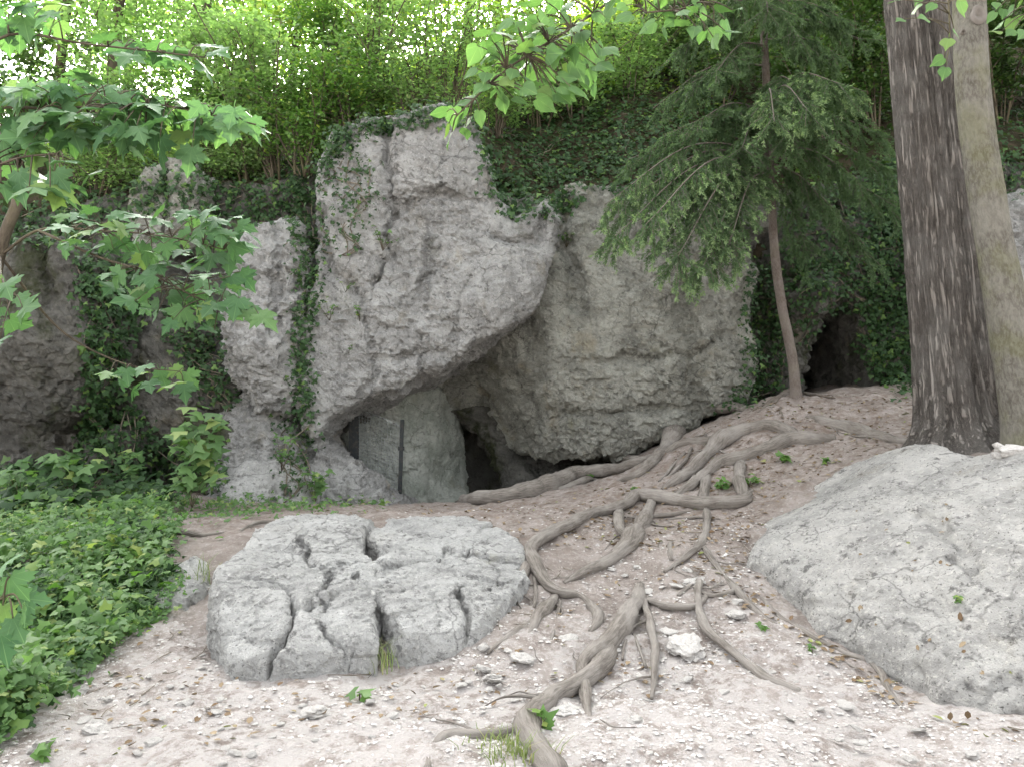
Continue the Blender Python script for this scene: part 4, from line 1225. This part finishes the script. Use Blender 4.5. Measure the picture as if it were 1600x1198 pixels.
e = sapling('maple sapling with lobed leaves hanging before the left rocks', mb2, [
  ([(0,400,6.3),(60,360,6.2),(150,360,6.1),(260,370,6.0),(350,390,6.0)], seats([(90,330),(200,335),(330,325),(390,350),(380,400),(290,400),(180,400),(100,380)], 60, 14), 6.05),
  ([(60,360,6.2),(150,400,6.0),(240,430,5.8),(320,470,5.7),(390,480,5.7)], seats([(160,420),(260,410),(380,420),(370,460),(410,490),(330,500),(240,490),(180,450)], 46, 15) + [(335,515),(270,500),(385,485)], 5.8),
  ([(0,400,6.3),(100,520,6.8),(200,570,7.0),(280,580,7.0)], seats([(160,580),(240,565),(295,580),(285,605),(200,610)], 12, 18), 7.0),
  ([(0,400,6.3),(5,440,5.2),(20,460,5.0)], [(5,455),(25,465),(35,480),(0,480),(15,500),(0,530),(8,440)], 5.0)],
  .17, up=.6, toward=.62, spread=.35, jitter=.3)
part('trunk', quads_mesh('trunk', [tube(spline([mb2 - np.array((0, 0, .1)), P(-30,600,6.4), P(-6,420,6.3), P(10,360,6.3), P(28,310,6.3), P(-10,200,6.5), P(-60,-60,6.6)], 40), np.linspace(.06, .03, 40), 12)]), M['stem'], e)
mb3 = P(-60, 1080, 3.4); mb3[2] = float(GZ(mb3[0], mb3[1]))
sapling('low maple seedling poking in at the lower left edge', mb3, [([(-60,1080,3.4),(-30,960,3.3),(10,930,3.2)], [(0,885),(15,900),(30,935),(5,945),(20,965),(0,990),(35,950)], 3.2)], .13, up=.6, toward=.6, spread=.08)

# ------------------------------------------------------------------ shrubs on the crest, trees behind
def shrub(label, base, h, spread, nst, nlf, leaf, mat, low=.25, cat='shrub', group='shrubs on the cliff top', lean=0.0, rad=.018):
    base = np.array(base, float)
    e = root_empty('shrub', base)
    tag(e, label, cat, group)
    st, C = [], []
    for k in range(nst):
        a = random.uniform(0, 6.28); r = spread * random.uniform(.15, 1)
        tip = base + np.array((math.cos(a) * r + lean * h, math.sin(a) * r * .8, h * random.uniform(.65, 1.1)))
        b0 = base + np.array((math.cos(a), math.sin(a), 0)) * random.uniform(0, .15) - np.array((0, 0, .2))
        sp = spline([b0, base + (tip - base) * .45 + np.array((random.gauss(0, .12), random.gauss(0, .12), h * .08)), tip], 22)
        rr = rad * random.uniform(.6, 1.4)
        st.append(tube(sp, np.linspace(rr, rr * .25, 22), 6))
        for q in range(7):
            j = random.randint(int(22 * low), 21)
            d = RNG.normal(size=3) * np.array((1, 1, .4)); d = norm(d) * random.uniform(.25, .7) + np.array((0, 0, .12))
            s2 = spline([sp[j], sp[j] + d * .5 + np.array((0, 0, .05)), sp[j] + d], 7)
            st.append(tube(s2, np.linspace(rr * .35, .002, 7), 4))
            m = max(3, int(1.3 * nlf / (nst * 7)))
            C.append(s2[RNG.integers(2, 7, m)] + RNG.normal(size=(m, 3)) * np.array((.13, .13, .07)))
    C = np.concatenate(C)
    part('stem', quads_mesh('stem', st), M['stem'], e)
    N = np.array((0, -.1, .9)) + RNG.normal(size=C.shape) * .4
    f = part('crown', leaf_cloud('crown', C, N, leaf * RNG.uniform(.6, 1.3, len(C)), aspect=.7), mat, e)
    f['kind'] = 'stuff'
    return e
for label, x, y, d, h, spd, ns, nl, lf, m, ln in [
  ('dark-stemmed shrub fanning from the crest left of the slab', 435,268,12.9,3.0,1.5,16,5200,.085,'shrub',-.12),
  ('thin-stemmed shrub directly above the long crack of the slab', 590,200,13.3,2.8,1.2,14,3000,.075,'shrub',.02),
  ('wiry shrub above the top corner of the slab', 700,185,13.4,2.6,1.1,14,2200,.075,'shrub',.05),
  ('leafy shrub between the two tallest stem clumps on the crest', 510,220,14.2,3.2,1.4,12,4200,.085,'weed',0),
  ('spreading shrub over the pale crest knob', 300,285,14.0,2.6,1.6,12,4200,.085,'weed',0),
  ('low fine-leaved bush over the slab edge left of the long crack', 545,205,12.6,1.2,1.0,14,3600,.065,'weed',-.1),
  ('low fine-leaved bush spilling into the top of the ivy gully', 475,255,12.4,1.3,1.0,14,3600,.065,'weed',-.1),
  ('low bush on the slab top right of the long crack', 650,182,12.9,.9,.8,10,2000,.06,'shrub',0),
  ('low bush filling the crest between knob and gully', 390,285,13.1,1.3,1.0,10,2800,.07,'shrub',0),
  ('low bush at the crest right of the pale knob', 330,300,13.2,1.2,1.0,10,2600,.07,'shrub',0),
  ('low bush at the crest left of the pale knob', 150,310,13.0,1.2,1.1,10,2600,.07,'shrub',0),
  ('low bush behind the slab corner above the ivy slope', 775,200,13.8,1.3,1.0,10,2400,.07,'shrub',0),
  ('low bush along the top of the ivy slope', 900,190,14.8,1.5,1.2,10,2800,.075,'shrub',0),
  ('dense shrub at crest behind the upper maple tiers', 170,290,13.8,2.4,1.6,11,4200,.085,'shrub',0),
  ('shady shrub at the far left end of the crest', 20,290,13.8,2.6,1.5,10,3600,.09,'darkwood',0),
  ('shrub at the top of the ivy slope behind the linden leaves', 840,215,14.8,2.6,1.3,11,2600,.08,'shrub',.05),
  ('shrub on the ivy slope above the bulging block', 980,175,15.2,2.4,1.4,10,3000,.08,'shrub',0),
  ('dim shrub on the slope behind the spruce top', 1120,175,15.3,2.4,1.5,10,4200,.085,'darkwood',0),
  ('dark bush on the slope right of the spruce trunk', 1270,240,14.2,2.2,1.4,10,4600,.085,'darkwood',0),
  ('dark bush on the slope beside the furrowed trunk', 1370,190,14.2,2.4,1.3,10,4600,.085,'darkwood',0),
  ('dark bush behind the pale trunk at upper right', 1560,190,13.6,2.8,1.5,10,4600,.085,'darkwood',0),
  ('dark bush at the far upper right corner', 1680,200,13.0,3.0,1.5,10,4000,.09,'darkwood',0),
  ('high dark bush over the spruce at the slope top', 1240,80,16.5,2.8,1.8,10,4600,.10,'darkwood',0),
  ('high dark bush between spruce and furrowed trunk', 1380,60,16.3,2.8,1.8,10,4600,.10,'darkwood',0)]:
    shrub(label, P(x, y, d), h, spd, ns, nl, lf, M[m], lean=ln)

for label, x, y, h, cr, n, m, lf in [
  ('leaning forest tree with dark trunk at upper left', -8.6, 16.5, 8, (1.6, 1.6, 2.2), 50, 'shrub', .11),
  ('sunlit forest tree behind the crest shrubs on the left', -5.6, 19.5, 5.6, (2.2, 2.0, 2.6), 75, 'forest', .13),
  ('sunlit forest tree behind the dark-stemmed shrub', -3.4, 18.6, 5.6, (2.2, 1.8, 2.6), 75, 'forest', .13),
  ('sunlit forest tree above the long crack of the slab', -1.2, 19.6, 5.6, (2.2, 1.8, 2.6), 75, 'forest', .13),
  ('sunlit forest tree above the top corner of the slab', .9, 18.8, 5.6, (2.2, 1.8, 2.6), 75, 'forest', .13),
  ('sunlit forest tree behind the linden bough', 3.2, 19.6, 5.6, (2.4, 1.8, 2.6), 75, 'forest', .13),
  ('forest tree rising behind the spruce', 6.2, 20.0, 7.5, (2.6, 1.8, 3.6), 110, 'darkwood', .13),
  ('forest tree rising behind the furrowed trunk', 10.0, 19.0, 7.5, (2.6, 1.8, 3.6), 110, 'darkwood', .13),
  ('far forest tree showing between the left crest shrubs', -8.5, 25.0, 9, (3.0, 2.2, 4.4), 110, 'forest', .16),
  ('far forest tree behind the pale crest knob', -4.6, 26.0, 10, (3.4, 2.2, 5.0), 120, 'forest', .16),
  ('far forest tree filling the middle of the bright backdrop', -.5, 25.5, 10, (3.6, 2.2, 5.0), 120, 'forest', .16),
  ('far forest tree filling the bright backdrop right of centre', 4.0, 25.5, 10, (3.6, 2.2, 5.0), 120, 'forest', .16),
  ('leafy forest tree left of the bright sky gap', -10.6, 18.0, 8, (2.0, 1.8, 3.4), 90, 'shrub', .12),
  ('leafy forest tree right under the bright sky gap', -7.6, 18.5, 6.5, (2.0, 1.6, 2.6), 90, 'shrub', .12),
  ('far forest tree closing the upper left corner', -12.5, 25.0, 10, (3.2, 2.2, 4.6), 110, 'shrub', .16),
  ('far dark tree at the extreme upper left edge', -13.5, 19.0, 8, (1.8, 2.0, 3.6), 60, 'darkwood', .13)]:
    b = np.array((x, y, float(HZ(x, y)) - .2))
    tree('forest_tree', label, [b, b + np.array((.1, 0, h * .35)), b + np.array((.35, 0, h * .7)), b + np.array((.6, 0, h))], [.14, .11, .08, .03],
         (b + np.array((.3, 0, h * .48)), cr, n, 60, .45), M['stem'], M[m], lf, 10, None, 24, True, 'tree', 'forest trees behind the cliff')
def undergrowth(label, x0, x1, y0, y1, n, leaf, mat, hi):
    x = RNG.uniform(x0, x1, n); y = RNG.uniform(y0, y1, n)
    k = vnoise(np.stack((x, y, x * 0), 1) * .8, 77) + RNG.random(n) > .2
    x, y = x[k], y[k]; n = len(x)
    C = np.stack((x, y, HZ(x, y) + RNG.random(n) ** 1.5 * hi * (.7 + .5 * vnoise(np.stack((x, y, x * 0), 1) * .6, 78))), 1)
    N = np.array((0, -.35, .85)) + RNG.normal(size=C.shape) * .4
    tag(link('undergrowth', leaf_cloud('undergrowth', C, N, leaf * RNG.uniform(.6, 1.3, n), aspect=.75), M[mat]), label, 'undergrowth', None, 'stuff')
undergrowth('sunlit green undergrowth on the slope behind the crest', -12, 4.5, 15.2, 26, 30000, .12, 'forest', .9)
undergrowth('dark undergrowth on the steep slope behind the spruce', 1.5, 13, 13.3, 24, 30000, .11, 'darkwood', .6)

# ------------------------------------------------------------------ fence in the cave mouth
FB = P(592, 787, 12.15)
FEN = root_empty('wire_fence', FB)
tag(FEN, 'dark-posted wire mesh fence barring the cave mouth', 'fence')
def box_between(a, b, wx, wy):
    a = np.array(a); b = np.array(b)
    V = np.array([q + np.array((sx * wx / 2, sy * wy / 2, 0)) for q in (a, b) for sx, sy in ((-1, -1), (1, -1), (1, 1), (-1, 1))])
    F = np.array([(0, 3, 2, 1), (4, 5, 6, 7), (0, 1, 5, 4), (1, 2, 6, 5), (2, 3, 7, 6), (3, 0, 4, 7)])
    return V, F
def flat(o):
    o.data.polygons.foreach_set('use_smooth', [False] * len(o.data.polygons)); return o
p0, p1 = P(624, 790, 12.15), P(628, 655, 12.15); p1[0] = p0[0] + .03; p1[1] = p0[1]
q0, q1 = P(553, 775, 12.3), P(553, 630, 12.3); q1[1] = q0[1]
flat(part('post', quads_mesh('post', [box_between(p0, p1, .055, .055)]), M['post'], FEN))
flat(part('post', quads_mesh('post', [box_between(q0, q1, .15, .06)]), M['post'], FEN))
cl = P(627, 700, 12.11)
flat(part('clamp', quads_mesh('clamp', [box_between(cl - np.array((0, 0, .03)), cl + np.array((0, 0, .03)), .085, .08)]), M['post'], FEN))
wires = []
def fp(u, v):
    lo = q0 + (p0 - q0) * u; hi = q1 + (p1 - q1) * u
    hi = hi + np.array((0, 0, -.02)); return lo + (hi - lo) * v
for k in range(1, 17): wires.append(tube(np.array([fp(k / 17, 0), fp(k / 17, .5), fp(k / 17, .97)]), .0028, 5))
for k in range(26): wires.append(tube(np.array([fp(0, k / 26), fp(.5, k / 26), fp(1, k / 26)]), .0028, 5))
part('wire_mesh', quads_mesh('wire_mesh', wires), M['wire'], FEN)
part('rail', quads_mesh('rail', [tube(np.array([fp(.1, .965), fp(.55, .955), fp(1, .93)]), .008, 8)]), M['wire'], FEN)

# ------------------------------------------------------------------ stones, gravel, fallen leaves
t = NT('chalk_stone')
c = t.mix(t.ramp(t.noise(9, 5, .65), .35, .65), (.40, .38, .355), (.52, .50, .47))
c = t.mix(t.math('MULTIPLY', t.ramp(t.noise(30, 4, .7), .55, .68), .6), c, (.24, .20, .17))
M['stone'] = t.done(c, .9, t.bump(t.noise(40, 5, .7), .015, .8), .15)
def stone_mesh(seed, sub):
    import bmesh
    bm = bmesh.new(); bmesh.ops.create_icosphere(bm, subdivisions=sub, radius=1)
    V = np.array([v.co[:] for v in bm.verts])
    k = facet(V * 1.3 + seed * 7.7, seed) * .38 + fbm(V * 1.6 + seed, 2, seed) * .15
    V = V * (1 + k)[:, None] * np.array((1, .8, .62))
    for v, q in zip(bm.verts, V): v.co = q
    me = bpy.data.meshes.new('stone'); bm.to_mesh(me); bm.free()
    me.materials.append(M['stone'])
    return me
SM = [stone_mesh(i, 2) for i in range(9)]
SMB = [stone_mesh(40 + i, 4) for i in range(3)]
def stone(px, py, w, label=None, group=None, me=None, flat=1.0, sink=.35):
    b = hit_surface(GZ, px, py, 0)
    s = w / 2 / FPX * b[1]
    o = bpy.data.objects.new('stone', me or random.choice(SM))
    COL.objects.link(o)
    o.location = (b[0], b[1], b[2] + s * .62 * flat * (1 - 2 * sink) * .6)
    o.scale = (s, s, s * flat)
    o.rotation_euler = (random.gauss(0, .2), random.gauss(0, .2), random.uniform(0, 6.28))
    tag(o, label, 'stone', group)
for px, py, w, lab in [
  (815,1028,38,'large white stone on the soil left of the front root'), (1072,1012,62,'white crumbly rock patch right of the thin hanging root'), (770,1060,34,'flat white stone beside the large white one'),
  (755,1045,26,'small white stone leaning near the boulder foot'), (1150,960,34,'pale double stone between the two right roots'), (990,1125,32,'pale stone right of the forked front root'),
  (880,1112,44,'flat pale stone below the front root fork'), (150,1140,40,'whitish flat stone near the lower left plants'), (85,1078,44,'brownish stone at the edge of the ground cover'),
  (120,1082,34,'pale stone next to the brownish one by the plants'), (490,1115,50,'flat white slab fragment below the cracked boulder'), (1000,1150,30,'pale stone near the bottom right of the thick root'),
  (60,1170,46,'white stone beside the corner seedling'), (890,1000,28,'pale stone under the drooping root'), (1085,910,34,'white stone by the crossing of the right roots'), (1550,705,52,'white block on the crest of the smooth hump')]:
    if py == 705:
        l, _, _ = cast(1580, 712)
        o = bpy.data.objects.new('stone', SMB[0]); COL.objects.link(o); o.location = P(1582, 708, 6.85); o.scale = (.16, .14, .12); tag(o, lab, 'stone')
    else: stone(px, py, w, lab, None, random.choice(SMB), .6)
slope = [(60,1198),(140,1060),(270,960),(330,1040),(420,1065),(600,1060),(760,1000),(830,960),(880,900),(1000,860),(1170,880),(1210,960),(1420,1110),(1600,1150),(1600,1198)]
for x, y in seats(slope, 170, 14):
    stone(x, y, random.choice((8, 9, 10, 11, 12, 13, 15, 17, 20, 24)), 'loose pale limestone chip lying on the trampled slope', 'loose chips on the trampled slope', None, random.uniform(.35, .9))
def gravel(name, label, poly, n, lo, hi, seed):
    pts = hit_many(GZ, seats(poly, n))
    keep = vnoise(pts * np.array((2.2, 2.2, 0)), seed) + RNG.random(len(pts)) * 1.1 > .25
    pts = pts[keep]; n = len(pts)
    pts[:, 2] += ground_bumps(pts[:, 0], pts[:, 1])
    base = np.array([(1,0,0),(0,1,0),(-1,0,0),(0,-1,0),(0,0,1),(.6,.6,.5),(-.6,.5,.5),(0,-.7,.6)])
    F0 = np.array([(0,5,4,7),(5,1,6,4),(6,2,7,4),(0,1,5,5),(1,2,6,6),(2,3,7,7),(3,0,7,7)])
    s = (lo + (hi - lo) * RNG.random(n) ** 3)[:, None, None]
    a = RNG.random(n) * 6.28; ca, sa = np.cos(a), np.sin(a)
    B = base[None] * (1 + RNG.uniform(-.35, .35, (n, 8, 3))) * np.array((1, .75, .5))
    X = B[:, :, 0] * ca[:, None] - B[:, :, 1] * sa[:, None]; Y = B[:, :, 0] * sa[:, None] + B[:, :, 1] * ca[:, None]
    V = (np.stack((X, Y, B[:, :, 2]), -1) * s + pts[:, None]).reshape(-1, 3)
    F = (F0[None] + (np.arange(n) * 8)[:, None, None]).reshape(-1, 4)
    me = quads_mesh(name, [(V, F)]); me.polygons.foreach_set('use_smooth', [False] * len(me.polygons))
    tag(link(name, me, M['stone']), label, 'gravel', None, 'stuff')
wide = [(-40,1230),(0,1160),(140,1050),(270,940),(340,1040),(420,1060),(600,1060),(760,1000),(810,840),(600,812),(450,815),(620,792),(860,790),(980,800),(1160,800),(1240,775),(1170,870),(1210,960),(1420,1110),(1640,1150),(1640,1230)]
gravel('gravel', 'fine chalky limestone grit strewn over the trampled slope', wide, 13000, .004, .022, 61)
def litter(name, label, poly, n, sz, seed):
    pts = hit_many(GZ, seats(poly, n))
    pts[:, 2] += ground_bumps(pts[:, 0], pts[:, 1]) + .008
    N = np.array((0, 0, 1.0)) + RNG.normal(size=pts.shape) * .28
    tag(link(name, leaf_cloud(name, pts, N, sz * RNG.uniform(.5, 1.3, len(pts)), None, .6), M['litter']), label, 'leaf litter', None, 'stuff')
litter('leaf_litter', 'dry brown leaf litter scattered over the terrace and roots', [(450,805),(620,788),(860,775),(960,745),(1060,690),(1150,645),(1240,625),(1350,605),(1440,640),(1500,690),(1330,725),(1240,770),(1170,850),(1000,860),(830,850),(700,810)], 1700, .055, 71)
litter('leaf_litter', 'sparse tan leaves scattered over the chalky lower slope', slope + [(1300,1040)], 330, .05, 72)
tw = []
for x, y in seats(slope + [(1100,800),(700,815)], 90):
    b = hit_surface(GZ, x, y, 0); a = random.uniform(0, 6.28); L = random.uniform(.06, .28)
    b[2] += float(ground_bumps(b[0:1], b[1:2])[0]) + .008
    e = b + np.array((math.cos(a) * L, math.sin(a) * L, 0)); e[2] = float(GZ(e[0], e[1]) + ground_bumps(e[0:1], e[1:2])[0]) + .012
    tw.append(tube(spline([b, (b + e) / 2 + RNG.normal(size=3) * np.array((.02, .02, .004)), e], 6), np.linspace(.004, .0015, 6), 5))
tag(link('twigs', quads_mesh('twigs', tw), M['vine']), 'thin dry twigs scattered over the trampled slope', 'twigs', None, 'stuff')
C, N = cast_region([(1200,860),(1300,800),(1450,730),(1600,740),(1600,1080),(1450,1060),(1300,980)], 26)
tag(link('leaf_litter', leaf_cloud('leaf_litter', C + N * .008, N + RNG.normal(size=N.shape) * .2, .05 * RNG.uniform(.5, 1.2, len(C)), None, .6), M['litter']), 'few dry leaf scraps lying on the smooth hump', 'leaf litter', None, 'stuff')
litter('leaf_litter', 'curled yellowish leaves gathered along the right hump edge', [(1060,860),(1170,860),(1220,960),(1300,1010),(1400,1060),(1440,1120),(1380,1100),(1250,1010),(1120,930)], 190, .06, 73)
